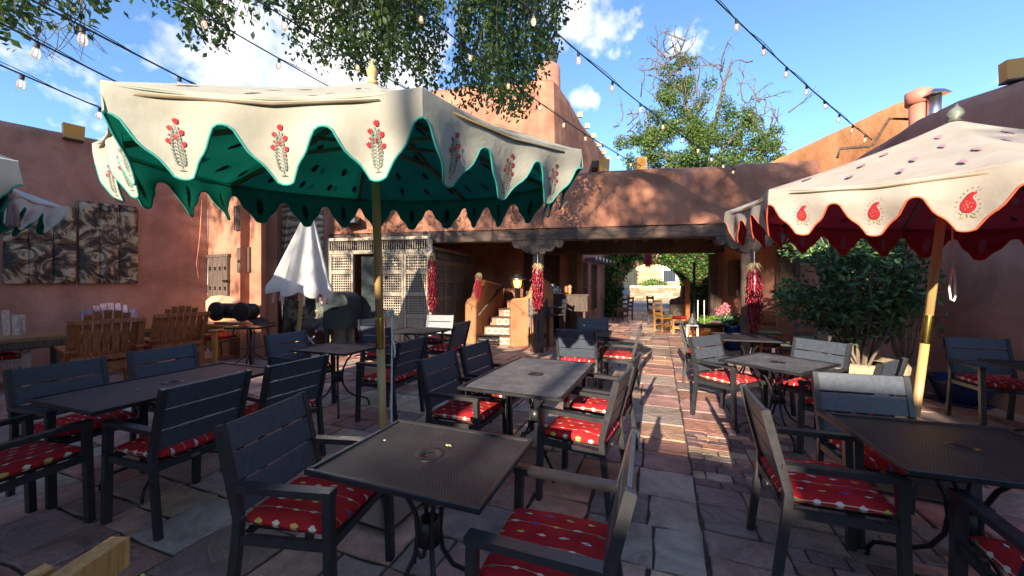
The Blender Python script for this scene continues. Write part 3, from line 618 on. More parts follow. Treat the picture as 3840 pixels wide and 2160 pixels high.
def strands(n, xr, ylow, dr, lf, spread=.05, ytop=-260, minlen=.15, dens=1.0):
    L_ = []; tw = []
    for i in range(n):
        px = random.uniform(*xr); d = random.uniform(*dr); yb_ = ylow(px)
        if yb_ is None: continue
        yb_ = yb_ * (1 - abs(random.gauss(0, .28))) if yb_ > 0 else yb_
        top = P3(px + random.uniform(-60, 60), ytop, d); bot = P3(px, yb_, d + random.uniform(-.2, .2))
        if top.z - bot.z < minlen: continue
        m = 12; pts = []
        sw_ = random.uniform(-.12, .12); ph = random.random() * 6
        for j in range(m + 1):
            t = j / m; p = top.lerp(bot, t); p.x += math.sin(ph + t * 5) * .06 + sw_ * t * (1 - t) * 2; p.y += math.cos(ph + t * 4) * .06; pts.append(p)
        tw.append(pts)
        length = (top - bot).length; k = int(length / .0155 * dens)
        tt = np.sort(rng.uniform(.06, 1, k)) * m
        for t in tt:
            if noise.noise(Vector((px * .004, t * .28, d))) < -.22: continue
            i0 = min(int(t), m - 1); p = pts[i0].lerp(pts[i0 + 1], t - i0); L_.append(p + Vector(rng.normal(size=3)) * spread)
    return L_, tw
fA = lambda x: float(np.interp(x, *yA))
L1, T1_ = strands(175, (1330, 2090), fA, (4.6, 6.8), .07, spread=.055)
L2, T2_ = strands(42, (1090, 1340), fA, (4.6, 6.2), .07, spread=.05, dens=.8)
fB = lambda x: float(np.interp(x, [670, 720, 800, 870, 930, 990, 1030], [90, 220, 300, 180, 250, 90, 70]))
L3, T3_ = strands(55, (675, 1030), fB, (4.0, 4.9), .07, dens=.85)
fC = lambda x: float(np.interp(x, [-150, 0, 60, 130, 200, 280, 330, 460], [190, 170, 180, 130, 60, 110, 20, 20]))
L4, T4_ = strands(34, (-420, 300), fC, (3.0, 4.0), .07, dens=.75)
L5, T5_ = strands(10, (300, 660), lambda x: 40, (3.2, 4.4), .07, dens=.5)
allL = np.array([tuple(p - T0) for p in L1 + L2 + L3 + L4 + L5])
# the crown above the frame
top = []
for (cx, cy, cz, r_, n) in ((-.6, 5.2, 7.4, 1.5, 2500), (.4, 6.4, 6.9, 1.2, 2500), (-3.6, 4.2, 6.6, 1.1, 1800), (-5.2, 3.0, 5.9, 1.0, 1500), (-1.6, 2, 7.6, 1.5, 2500)):
    q = rng.normal(size=(n, 3)); q /= np.linalg.norm(q, axis=1)[:, None]; q *= r_ * rng.uniform(.3, 1, (n, 1)) ** .5
    top.append(q * (1, 1, .6) + (cx, cy, cz) - np.array(T0))
leaf_cloud('crown', np.concatenate([allL] + top), .078, M['leaf'], tree, tints=GR, aspect=.55, droop=.8, kind='stuff')
mb = MB()
for pts in T1_ + T2_ + T3_ + T4_ + T5_: r_ = random.choice((.004, .006, .012)); Q = pts[:-2:2]; mb.tube([p - T0 for p in Q], [r_ * (1 - .8 * i / (len(Q) - 1)) for i in range(len(Q))], 3, cap=False)
for i in range(26):    # bare, looping twigs at the upper left
    a = P3(random.uniform(-60, 330), random.uniform(-60, 60), 3.6); b = P3(random.uniform(120, 420), random.uniform(120, 250), 3.6)
    c = a.lerp(b, .5) + Vector((random.uniform(-.1, .1), 0, random.uniform(-.12, .12)))
    mb.tube([a - T0, a.lerp(c, .5) - T0 + Vector((0, .05, .02)), c - T0, c.lerp(b, .5) - T0 + Vector((.02, 0, -.02)), b - T0], [.005, .004, .0035, .003, .002], 3, cap=False)
mb.build('twigs', M['bark'], tree, kind='stuff')

def big_tree(name, base, label, blobs, leafsize, nper, tints, limbs, trunk_r, matl=None, twigs=0, twig_c=None):
    t = empty(name, base, label=label, cat='tree'); B = Vector(base)
    mb = MB(); mb.tube([Vector(p) for p in limbs[0]], [trunk_r, trunk_r * .85, trunk_r * .6][:len(limbs[0])] if len(limbs[0]) == 3 else trunk_r, 10); mb.build('trunk', M['bark'], t)
    mb = MB()
    for L_ in limbs[1:]:
        m = len(L_); mb.tube([Vector(p) for p in L_], [trunk_r * .5 * (1 - .8 * i / (m - 1)) for i in range(m)], 6)
    for i in range(twigs):
        c, r_ = random.choice(twig_c); p = Vector(c) + Vector(rng.normal(size=3)) * r_ * .3; d = Vector(rng.normal(size=3)); d.z = abs(d.z) + .5; d.normalize(); P = [p.copy()]
        for j in range(6): d = (d + Vector(rng.normal(size=3)) * .35).normalized(); p = p + d * r_ * .2; P.append(p.copy())
        mb.tube(P, [.06, .05, .04, .032, .025, .018, .012], 3, cap=False)
        for q in (2, 3, 4):
            d2 = (d + Vector(rng.normal(size=3)) * .8).normalized(); mb.tube([P[q], P[q] + d2 * r_ * .18 + Vector((0, 0, .05)), P[q] + d2 * r_ * .36], [.03, .02, .01], 3, cap=False)
    mb.build('branches', M['bark'], t, kind='stuff')
    pts = []
    for (cx, cy, cz, r_, w) in blobs:
        n = int(nper * w); q = rng.normal(size=(n, 3)); q /= np.linalg.norm(q, axis=1)[:, None]
        # clumps
        k = 14; cc = rng.normal(size=(k, 3)); cc /= np.linalg.norm(cc, axis=1)[:, None]; cc *= r_ * rng.uniform(.35, 1, (k, 1))
        idx = rng.integers(0, k, n); pts.append(cc[idx] + q * r_ * .3 * rng.uniform(0, 1, (n, 1)) ** .4 + (cx, cy, cz))
    leaf_cloud('crown', np.concatenate(pts), leafsize, matl or M['leaf'], t, tints=tints, kind='stuff')
    return t
bt = P3(2620, 700, 25); bt.z = 0
def q3(px, py, d=25): v = P3(px, py, d) - bt; return (v.x, v.y, v.z)
LT = ((2.3, 1.8, 1.3), (1.7, 1.5, 1.1), (1.3, 1.25, 1.0), (.9, .9, .8))
big_tree('distant_tree', tuple(bt), 'half bare broadleaf tree rising beyond the portal roof under a small cloud',
         [(*q3(2520, 330), 1.5, .45), (*q3(2560, 260), 1.0, .2), (*q3(2480, 420), 1.5, .5), (*q3(2640, 420), 1.7, .6), (*q3(2560, 520), 2.0, 1.2), (*q3(2400, 560), 1.5, 1), (*q3(2700, 560), 2.3, 1.2), (*q3(2800, 480), 1.4, .5), (*q3(2850, 570), 1.5, .7), (*q3(2480, 620), 2.2, 1.5), (*q3(2620, 640), 2.2, 1.3), (*q3(2740, 640), 2.2, 1.0)],
         .17, 3800, LT, [[(0, 0, -.1), (.1, 0, 4), (0, 0, 8)], [(0, 0, 8), q3(2600, 480), q3(2560, 330), q3(2540, 210)], [(0, 0, 8), q3(2680, 470), q3(2720, 300), q3(2745, 220)], [(0, 0, 8), q3(2760, 500), q3(2860, 430)], [(0, 0, 7), q3(2450, 520), q3(2420, 400)], [(0, 0, 7), q3(2800, 560), q3(2900, 560), q3(2930, 510)]], .35,
         twigs=95, twig_c=[(q3(2540, 260), 2.0), (q3(2500, 230), 1.7), (q3(2720, 290), 2.0), (q3(2800, 430), 2.0), (q3(2880, 470), 1.6), (q3(2480, 340), 1.8), (q3(2930, 560), 1.2), (q3(2360, 480), 1.3), (q3(2600, 420), 2.2)])
# ------------------------------------------------------------------ paving
GA = R(-21); gu = Vector((math.cos(GA), math.sin(GA))); gv = Vector((-math.sin(GA), math.cos(GA)))
TINTS0 = [(.30, .14, .105), (.34, .165, .12), (.26, .145, .125), (.23, .155, .15), (.37, .22, .14), (.40, .29, .19), (.26, .21, .18), (.2, .145, .14), (.34, .19, .15), (.29, .165, .145), (.25, .12, .1), (.31, .25, .21)]
TINTS = [tuple((c * .9 + t_ * .1) * 1.5 for c, t_ in zip(t, (.40, .25, .18))) for t in TINTS0]
pav = empty('paving', (0, 0, 0), kind='structure')
mb = MB(); mb.add([(-9, -2, -.012), (7, -2, -.012), (7, 12, -.012), (-9, 12, -.012)], [(0, 1, 2, 3)])
mb.add([(1.2, 12, -.012), (6.9, 12, -.012), (12, 20.6, -.012), (3.6, 20.6, -.012)], [(0, 1, 2, 3)]); mb.build('mortar_bed', M['mortar'], pav)
rects = []
def split(u0, u1, v0, v1):
    w, h = u1 - u0, v1 - v0; lim = random.uniform(.34, .7)
    if w > lim * 1.25 or h > lim * 1.2:
        if w > h: c = u0 + w * random.uniform(.38, .62); split(u0, c, v0, v1); split(c, u1, v0, v1)
        else: c = v0 + h * random.uniform(.38, .62); split(u0, u1, v0, c); split(u0, u1, c, v1)
    else: rects.append((u0, u1, v0, v1, 0))
def inv(x, y): p = Vector((x, y)); return p.dot(gu), p.dot(gv)
bricks_zone = []
for (x, y, w, h) in ((2.02, 3.35, .62, 1.15), (2.0, 1.9, .75, .9), (3.1, 2.9, .5, .6)): u, v = inv(x, y); bricks_zone.append((u - w / 2, u + w / 2, v - h / 2, v + h / 2))
Rr = random.getstate(); random.seed(21)
u = -10.5
while u < 8.5:
    w = random.uniform(1.1, 1.7); v = -2.5
    while v < 23:
        h = random.uniform(1.0, 1.8); split(u, u + w, v, v + h); v += h
    u += w
out = []
for (u0, u1, v0, v1, k) in rects:
    cu, cv = (u0 + u1) / 2, (v0 + v1) / 2
    z = [b for b in bricks_zone if b[0] < cu < b[1] and b[2] < cv < b[3]]
    if z:
        n = max(1, round((v1 - v0) / .105)); m = max(1, round((u1 - u0) / .21))
        for i in range(n):
            off = (i % 2) * .5
            for j in range(m + (1 if off else 0)):
                a = max(0, j - off) / m; b_ = min(m, j + 1 - off) / m
                out.append((u0 + (u1 - u0) * a, u0 + (u1 - u0) * b_, v0 + (v1 - v0) * i / n, v0 + (v1 - v0) * (i + 1) / n, 1))
    else: out.append((u0, u1, v0, v1, 0))
def stone_geo(u0, u1, v0, v1, br):
    g = .005 if br else .009; j = .004 if br else .016; r = lambda: random.uniform(-j, j)
    w, h = u1 - u0, v1 - v0
    base = [(u0 + g, v0 + g), (u1 - g, v0 + g), (u1 - g, v1 - g), (u0 + g, v1 - g)]
    per = []
    for i in range(4):
        a = Vector(base[i]); b = Vector(base[(i + 1) % 4])
        n = 1 if br else 3
        per.append(a + Vector((r(), r())) * .6)
        for q in range(1, n): per.append(a.lerp(b, q / n) + Vector((r(), r())) * .5)
    z = random.uniform(0, .006); tx, ty = random.uniform(-.006, .006), random.uniform(-.006, .006)
    c = Vector(((u0 + u1) / 2, (v0 + v1) / 2)); n = len(per); V = []
    for ins, zz in ((0, -.03), (0, z - .006), (.007, z)):
        for p in per:
            q = p + (c - p).normalized() * ins; w3 = gu * q.x + gv * q.y
            V.append((w3.x, w3.y, zz + (0 if zz < -.02 else (q.x - c.x) * tx + (q.y - c.y) * ty)))
    F = [tuple(range(2 * n, 3 * n))]
    for k in range(2):
        for i in range(n): F.append((k * n + i, k * n + (i + 1) % n, (k + 1) * n + (i + 1) % n, (k + 1) * n + i))
    return V, F
cand = []
for rct in out:
    c = gu * ((rct[0] + rct[1]) / 2) + gv * ((rct[2] + rct[3]) / 2); x, y = c
    inside = (y < 11.6 and x < 5.9 and x > -8.6 and y > -1 and (x - LW0[0]) * dirL.y - (y - LW0[1]) * dirL.x > -.3) or (11 < y < 19.6 and x > 1.2 + (y - 12) * .4 and x < 6.9 + (y - 12) * .55)
    if not inside: continue
    vis = y > 1.75 and abs(x) < 1.36 * y + .3
    area = (rct[1] - rct[0]) * (rct[3] - rct[2]) / (y ** 3 if y > .5 else 1)
    cand.append((area if vis else -1, rct, (x, y)))
cand.sort(key=lambda t: -t[0])
rest = MB(); rest_c = []
def tint_at(x, y, br):
    t = (.2, .125, .12) if br and random.random() < .6 else random.choice(TINTS)
    k = random.uniform(.8, 1.2)
    if noise.noise(Vector((x * .7, y * .7, 3))) < -.2: t = tuple(a * .5 + b * .5 for a, b in zip(t, (.2, .165, .155)))
    return (t[0] * k, t[1] * k, t[2] * k, 1)
for i, (a, rct, (x, y)) in enumerate(cand):
    V, F = stone_geo(*rct); tcol = tint_at(x, y, rct[4])
    if i < 295 and a > 0:
        mb = MB(); mb.add(V, F); nm = 'brick' if rct[4] else 'flagstone'; me = mb.mesh(nm, M['stone'])
        ca_ = me.color_attributes.new('tint', 'FLOAT_COLOR', 'POINT'); ca_.data.foreach_set('color', list(tcol) * len(V)); link(nm, me, pav)
    else: rest.add(V, F); rest_c += list(tcol) * len(V)
me = rest.mesh('flagstones', M['stone']); ca_ = me.color_attributes.new('tint', 'FLOAT_COLOR', 'POINT'); ca_.data.foreach_set('color', rest_c); tag(link('flagstones', me, pav), kind='stuff')
random.setstate(Rr)
# a few fallen leaves on the paving
q = np.array([(random.uniform(-4, 4), random.uniform(1.9, 8), .012) for _ in range(160)])
leaf_cloud('fallen_leaves', q, .03, M['leaf'], tints=((9, 7, 3), (6, 6, 3)), label='small yellowed leaves scattered over the flagstones', cat='fallen leaves', kind='stuff')

# ------------------------------------------------------------------ portal timber
fd = Vector((1, -.2)).normalized(); fn_ = Vector((-fd.y, fd.x))     # along the facade / away from the camera
FANG = math.atan2(fd.y, fd.x)
def fpt(x, back=0.0, z=0.0): p = Vector((x, FAC(x))) + fn_ * back; return Vector((p.x, p.y, z))
pb = empty('portal_beam', (.6, FAC(.6), 2.53), FANG, label='long weathered timber beam carried on two posts across the portal', cat='beam')
xs_ = [-5.1, -2.1, .75, 3.0, 5.2]
for i in range(4):
    mb = MB(); mb.box(((xs_[i] + xs_[i + 1]) / 2, .16 + (i % 2) * .012, 0), (xs_[i + 1] - xs_[i] - .006, .3, .245), None, 0, .015)
    mb.build('beam_section', M['beam'], pb)
def zapata(x, w, h, base_z, name_lbl):
    p = fpt(x, .15); t = empty('portal_post', (p.x, p.y, 0), FANG, label=name_lbl, cat='post', group='timber posts of the portal')
    mb = MB(); prof = []
    for i in range(14): z = base_z * i / 13; prof.append((.115 + .006 * math.sin(i * 1.7), z))
    mb.lathe(prof, 18); mb.build('shaft', M['dark_wood'], t)
    ol = [(-w / 2, h), (-w / 2, h * .78)]
    L_ = [(-.5, .78), (-.47, .55), (-.42, .47), (-.37, .5), (-.34, .58), (-.32, .42), (-.27, .24), (-.21, .2), (-.16, .27), (-.145, .1), (-.1, 0)]
    ol = [(-w / 2, h)] + [(a * w, b * h) for a, b in L_]; ol += [(-a, b) for a, b in ol[::-1]]
    mb = MB(); mb.prism(ol, -.12, .12, lambda a, b, hh: (a, hh, base_z + b)); mb.build('corbel', M['dark_wood'], t)
    mb = MB(); mb.box((.02, -.117, 1.2), (.012, .02, 1.9)); mb.build('drying_crack', M['iron'], t)
    return t
zapata(.54, 1.1, .3, 2.11, 'round timber post beside the adobe stair with a scalloped corbel')
zapata(4.57, 1.2, .31, 2.1, 'round timber post near the big shrub with a scalloped corbel')
pc = empty('porch_ceiling', (0, 0, 0), label='dark plank porch ceiling with round vigas behind the beam', cat='ceiling')
mb = MB()
A = fpt(-5.2, .45); B_ = fpt(5.7, .45); C_ = fpt(5.7, 4.0); D_ = fpt(-5.2, 4.0)
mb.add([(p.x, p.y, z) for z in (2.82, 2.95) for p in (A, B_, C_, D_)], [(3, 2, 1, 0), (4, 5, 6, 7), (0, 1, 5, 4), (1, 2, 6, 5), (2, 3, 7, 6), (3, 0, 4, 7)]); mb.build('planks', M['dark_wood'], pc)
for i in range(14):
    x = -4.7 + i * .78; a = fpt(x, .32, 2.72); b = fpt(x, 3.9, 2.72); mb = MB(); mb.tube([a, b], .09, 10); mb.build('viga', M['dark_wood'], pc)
lin = empty('rear_lintel', tuple(fpt(3.2, 3.45, 2.55)), FANG, label='dark timber lintel over the way out to the passage', cat='beam')
mb = MB(); mb.box((0.2, 0, 0.05), (6.2, .35, .52), None, 0, .02); mb.build('lintel_beam', M['dark_wood'], lin)
for px in (2150, 2674):
    p = on_line(px, tuple(fpt(0, 3.4))[:2], tuple(fpt(5, 3.4))[:2])
    t = empty('rear_post', (p[0], p[1], 0), FANG, label='square dark post at the %s side of the rear opening' % ('left' if px < 2300 else 'right'), cat='post')
    mb = MB(); mb.box((0, 0, 1.15), (.2, .2, 2.3), None, 0, .015); mb.build('shaft', M['dark_wood'], t)
# rear wall of the portal left of the opening; its dark inner parts
a = fpt(-4.4, 3.5); m1 = fpt(.2, 3.5); m2 = fpt(1.42, 3.5)
adobe_wall('porch_back_wall', [tuple(a)[:2], tuple(fpt(-.35, 3.5))[:2]], [3.0, 3.0], .35, M['adobe'], label='shaded adobe wall at the back of the portal behind the stair', cat='wall')
adobe_wall('porch_jamb_wall', [tuple(fpt(.75, 3.5))[:2], tuple(fpt(1.42, 3.5))[:2]], [3.0, 3.0], .35, M['adobe'], label='short shaded adobe wall between the stair and the passage opening', cat='wall')
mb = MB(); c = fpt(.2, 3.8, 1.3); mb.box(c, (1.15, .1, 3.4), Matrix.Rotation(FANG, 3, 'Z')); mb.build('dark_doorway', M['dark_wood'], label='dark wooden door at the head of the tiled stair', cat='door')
adobe_wall('porch_left_wall', [tuple(fpt(-4.35, .3))[:2], tuple(fpt(-4.35, 3.6))[:2]], [3, 3], .3, M['adobe'], label='dark side wall of the room behind the lattice screen', cat='wall')
for i, px in enumerate((2333, 2581)):
    y_ = 9.6; p = P3(px, 904, y_)
    mb = MB(); mb.lathe([(.07, 0), (.07, .03), (.05, .05)], 14, (p.x, p.y, 2.73)); o = mb.build('recessed_lamp', M['flame'], label='small lit ceiling lamp in the portal, %s one' % ('left' if i == 0 else 'right'), cat='lamp', group='ceiling lamps in the portal')
# niches in the right wall drawn as dark boards, their shade put into the colour
def rwall_y(px): return on_line(px, (5.74, 4), (5.76, 10.9))[1]
for (x0, x1, y0, y1, lb) in ((2742, 2776, 975, 1110, 'narrow shaded niche on the porch side wall'), (2927, 3003, 940, 1112, 'wide shaded niche on the porch side wall')):
    a, b = rwall_y(x0), rwall_y(x1); m_ = (a + b) / 2
    t = empty('shaded_niche', (5.72, m_, 0), label=lb, cat='shutter')
    mb = MB(); mb.box((-.02, 0, (zat(y0, m_) + zat(y1, m_)) / 2), (.07, abs(a - b), zat(y0, m_) - zat(y1, m_)), None, 0, .012); mb.build('panel', M['dark_wood'], t)
    mb = MB(); mb.box((-.062, 0, (zat(y0, m_) + zat(y1, m_)) / 2), (.02, abs(a - b) * .6, (zat(y0, m_) - zat(y1, m_)) * .8), None, 0, .008); mb.build('inner_panel', M['dark_wood'], t)

# ------------------------------------------------------------------ passage
PW0 = Vector((1.62, 11.75)); pdir = Vector((.44, .9)).normalized()
PW1 = PW0 + pdir * 5.6
adobe_wall('passage_wall', [tuple(PW0), tuple(PW1)], [3.3, 3.3], .4, M['adobe_pink'], side=1, label='pink adobe passage wall with barred windows leading to the street', cat='wall')
for k, s in enumerate((.9, 2.2, 3.6)):
    p = PW0 + pdir * s; t = empty('barred_window', (p.x, p.y, 0), math.atan2(pdir.y, pdir.x), label=['nearest', 'middle', 'farthest'][k] + ' tall iron barred window on the pink passage wall', cat='window', group='barred windows of the passage')
    mb = MB(); mb.box((0, -.005, 1.35), (.62, .05, 1.7)); mb.build('recess_shutter', M['dark_wood'], t)
    mb = MB()
    for q in range(5): mb.beam((-.26 + q * .13, -.07, .5), (-.26 + q * .13, -.07, 2.25), .02, .02)
    for z in (.52, 1.35, 2.2): mb.beam((-.3, -.07, z), (.3, -.07, z), .03, .02)
    mb.build('bars', M['iron'], t)
for i in range(5):
    p = PW0 + pdir * (2.4 + i * .6); t = empty('canale', (p.x, p.y, 0), math.atan2(pdir.y, pdir.x), label='wooden roof spout with a white end, number %s along the passage eave' % ['first', 'second', 'third', 'fourth', 'fifth'][i], cat='roof spout', group='white tipped viga ends over the passage')
    mb = MB(); mb.box((0, -.15, 2.34), (.18, .5, .14)); mb.build('viga_end', M['dark_wood'], t); mb = MB(); mb.box((0, -.4, 2.4), (.16, .02, .13)); mb.build('white_cap', M['white'], t)
gp = Vector((1.75, 11.9)); gate = empty('iron_gate', (gp.x, gp.y, 0), math.atan2(.9, .35), label='open wrought iron gate with scrolls folded back against the pink passage wall', cat='gate')
def gate_build(t, w=1.15):
    mb = MB(); mb.box((0, 0, 1.05), (.07, .07, 2.1)); mb.build('gate_post', M['iron'], t)
    mb = MB(); mb.beam((0, 0, .15), (w, 0, .15), .04, .03); mb.beam((0, 0, 1.75), (w, 0, 1.75), .04, .03); mb.beam((0, 0, 1.5), (w, 0, 1.5), .03, .03); mb.beam((w, 0, .05), (w, 0, 2.1), .05, .05); mb.build('gate_frame', M['iron'], t)
    mb = MB()
    for i in range(1, 8): mb.beam((w * i / 8, 0, .15), (w * i / 8, 0, 1.78 + .2 * math.sin(pi * i / 8)), .016, .016)
    mb.build('gate_bars', M['iron'], t)
    mb = MB()
    for s in (-1, 1): mb.tube([(w / 2 + s * (.28 - .22 * math.sin(k / 12 * pi)), 0, 1.8 + k / 12 * .3) for k in range(13)], .012, 5)
    mb.build('scroll', M['iron'], t)
gate_build(gate)
g2p = P3(2700, 1061, 11.1); g2 = empty('iron_gate', (5.3, 11.1, 0), R(64), label='dark iron gate leaf standing open at the right side of the passage', cat='gate'); gate_build(g2, 1.0)
adobe_wall('passage_right_wall', [(6.15, 11.1), (7.0, 12.6), (8.6, 16.0)], [2.9, 2.9, 2.9], .4, M['adobe_pink'], side=-1, label='pink adobe wall on the right side of the passage', cat='wall')

# ivy arch
ar = empty('ivy_arch', (5.85, 16.6, 0), math.atan2(-.3, 1), label='adobe arch smothered in dark green ivy at the street end of the passage', cat='arch')
ol = [(-2.0, 0), (-2.0, 3.1), (3.4, 3.1), (3.4, 0), (1.35, 0), (1.35, .9)]
for k in range(0, 13): q = pi * k / 12; ol.append((.2 + 1.2 * math.cos(q), 1.35 + 1.0 * math.sin(q)))
ol += [(-1.0, .9), (-1.0, 0)]
mb = MB(); mb.prism(ol, -.2, .2, lambda a, b, h: (a, h, b)); mb.build('arch_wall', M['adobe_pink'], ar)
pts = []
while len(pts) < 14000:
    x = random.uniform(-2.1, 3.5); z = random.uniform(0, 3.2)
    dx = (x - .2) / 1.2; rr_ = math.hypot(dx, max(0, z - 1.35) / 1.0)
    inside = (abs(dx) < .98 and z < 1.35) or rr_ < .98
    if inside: continue
    if 1.0 < rr_ < 1.35 and z > 1.3 and x < .6 and random.random() < .55: continue
    y = -.24 - abs(random.gauss(0, .09)); pts.append((x + random.gauss(0, .03), y, z))
leaf_cloud('ivy', np.array(pts), .1, M['ivy'], ar, tints=((1, 1, 1), (1.4, 1.4, .9), (.6, .7, .6), (2.6, 2.8, 1.2)), aspect=.8, kind='stuff')
hd = P3(2545, 1060, 29.2); 
def bush(name, c, r, n, label, matl='leaf', ls=.09, cat='shrub', tints=GR, zs=1.0):
    t = empty(name, (c[0], c[1], c[2]), label=label, cat=cat)
    q = rng.normal(size=(n, 3)); q /= np.linalg.norm(q, axis=1)[:, None]; q *= rng.uniform(.35, 1, (n, 1)) * np.array(r) if np.ndim(r) else rng.uniform(.35, 1, (n, 1)) * r
    q[:, 2] = np.abs(q[:, 2]) * zs
    leaf_cloud('foliage', q, ls, M[matl], t, tints=tints, kind='stuff')
    mb = MB()
    for i in range(9): d = Vector(rng.normal(size=3)); d.z = abs(d.z) + .6; d.normalize(); mb.tube([(0, 0, -.1), d * .3, d * .7], [.02, .015, .006], 4)
    mb.build('stems', M['bark'], t, kind='stuff'); return t
b0 = pq(.6, 12.6, 1.25); bush('street_shrub', b0, (1.2, .5, .6), 1100, 'pale flowering shrub spilling over the stone wall across the street', ls=.16, tints=((2.5, 2.5, 1.8), (1.5, 1.6, 1.2), (3.5, 3, 2.5)))

# ------------------------------------------------------------------ stair, lantern
st = empty('tiled_stair', (-.35, 9.2, 0), FANG, label='small adobe stair with black and cream patterned tile risers', cat='stair')
def zig(k): return (.0 + .12 * k, .32 * k)   # each step moves right and back
RT = None
for k in range(5):
    ox, oy = zig(k); w = 1.02 - .07 * k; z = .2 * k
    mb = MB(); mb.box((ox, oy + .7, z + .1), (w + .3, 1.4 - .02 * k, .2)); mb.build('step', M['adobe'], st)
    mb = MB(); mb.box((ox, oy + .14, z + .206), (w + .3, .34, .02), None, 0, .006); mb.build('tread', M['dark_wood'], st)
    n = 6 if k < 2 else 5; tw_ = .165
    for j in range(n):
        if RT is None: mb = MB(); mb.box((0, 0, 0), (.16, .014, .165), None, 0, .003); RT = mb.mesh('riser_tile', M['talavera'])
        link('riser_tile', RT, st, (ox - (n - 1) * tw_ / 2 + j * tw_ + .0, oy - .009, z + .1))
swl = empty('stair_wall', (-1.0, 9.45, 0), label='orange adobe side wall left of the stair stepping up towards the door', cat='wall')
def polywall(name, base, prof, th, mat_, parent=None, bev=.1):
    """prof: (distance along, height) outline; base: two plan points; rounded by a bevel"""
    a = Vector(base[0]); b = Vector(base[1]); t = (b - a).normalized(); n = Vector((-t.y, t.x))
    mb = MB(); mb.prism([(0, 0)] + prof + [(prof[-1][0], 0)], -th / 2, th / 2, lambda x, z, h: (a.x + t.x * x + n.x * h, a.y + t.y * x + n.y * h, z))
    o = mb.build(name, mat_, parent); bv = o.modifiers.new('b', 'BEVEL'); bv.width = bev; bv.segments = 5; bv.limit_method = 'ANGLE'; bv.angle_limit = R(20); auto_smooth(o, 60)
    return o
polywall('wall', [(-.02, -.25), (.62, 1.75)], [(0, 1.0), (.12, 1.12), (.36, 1.16), (.5, 1.42), (.62, 1.56), (.8, 1.58), (1.5, 1.5), (2.1, 1.45)], .3, M['adobe_ochre'], swl)
spw = empty('stair_pillar_wall', (.12, 8.98, 0), label='rounded orange adobe pillar and wall right of the stair carrying the lantern', cat='wall')
polywall('wall', [(-.17, 0.06), (1.75, .25)], [(0, 1.06), (.1, 1.14), (.36, 1.15), (.44, 1.2), (.52, 1.42), (.62, 1.58), (.8, 1.6), (.93, 1.52), (1.02, 1.4)], .36, M['adobe_ochre'], spw, .14)
hr = empty('handrail', (-.75, 9.35, 0), label='slanting dark wooden handrail fixed to the orange stair wall', cat='handrail')
mb = MB(); mb.tube([(-.07, -.08, .7), (.5, 1.25, 1.42)], .03, 8); mb.build('rail', M['dark_wood'], hr)
for q in (.15, .85): p = Vector((-.07, -.08, .7)).lerp(Vector((.5, 1.25, 1.42)), q); mb = MB(); mb.tube([p, p + Vector((-.1, .03, -.03))], .012, 5); mb.build('bracket', M['iron'], hr)
def lantern(loc, sc, label, name='lantern', post=.23):
    t = empty(name, loc, label=label, cat='lantern'); s = sc
    if post: mb = MB(); mb.lathe([(.062 * s, 0), (.062 * s, post), (.09 * s, post + .012)], 16); mb.build('post_cap', M['iron'], t)
    z0 = post + .01; w0, w1, h = .07 * s, .115 * s, .2 * s
    mb = MB(); mb.box((0, 0, z0 + .01), (w0 * 2.3, w0 * 2.3, .02)); mb.box((0, 0, z0 + h), (w1 * 2.1, w1 * 2.1, .015)); mb.build('lantern_frame', M['iron'], t)
    mb = MB(); n = 6
    for i in range(n):
        q = 2 * pi * i / n; mb.tube([(w0 * math.cos(q), w0 * math.sin(q), z0 + .01), (w1 * math.cos(q), w1 * math.sin(q), z0 + h)], .006, 4)
    mb.build('lantern_bars', M['iron'], t)
    for i in range(n):
        q, q2 = 2 * pi * i / n, 2 * pi * (i + 1) / n; mb = MB(); f = .93
        mb.add([(w0 * f * math.cos(q), w0 * f * math.sin(q), z0 + .015), (w0 * f * math.cos(q2), w0 * f * math.sin(q2), z0 + .015), (w1 * f * math.cos(q2), w1 * f * math.sin(q2), z0 + h - .01), (w1 * f * math.cos(q), w1 * f * math.sin(q), z0 + h - .01)], [(0, 1, 2, 3)])
        mb.build('pane', M['seed_glass'], t)
    mb = MB(); mb.lathe([(.02 * s, z0 + .04), (.035 * s, z0 + .07), (.035 * s, z0 + .14 * s), (.01, z0 + .16 * s)], 10); mb.build('bulb', M['flame'], t)
    mb = MB(); mb.lathe([(.165 * s, z0 + h), (.15 * s, z0 + h + .02), (.06 * s, z0 + h + .09 * s), (.05 * s, z0 + h + .12 * s), (.02 * s, z0 + h + .13 * s)], 6); mb.build('roof', M['steel'], t)
    mb = MB()
    for i in range(4):
        q = pi / 2 * i + .4; P = [(math.cos(q) * r, math.sin(q) * r, z0 + h + zz) for r, zz in ((.17 * s, .0), (.2 * s, .02), (.19 * s, .05), (.12 * s, .07 * s), (.05 * s, .17 * s), (.0, .2 * s))]; mb.tube(P, .005, 4)
        P = [(math.cos(q) * r, math.sin(q) * r, z0 + zz) for r, zz in ((.12 * s, h), (.15 * s, h * .6), (.13 * s, .04), (.09 * s, .0), (.11 * s, -.03))]; mb.tube(P, .005, 4)
    mb.build('scrollwork', M['iron'], t)
    return t
lantern((.13, 8.98, 1.13), 1.05, 'lit amber wrought iron lantern on top of the orange adobe pillar')
ld = bpy.data.lights.new('lantern_light', 'POINT'); ld.energy = 3; ld.color = (1, .62, .25); ld.shadow_soft_size = .04; lo = bpy.data.objects.new('lantern_light', ld); COL.objects.link(lo); lo.location = (.13, 8.8, 1.48)

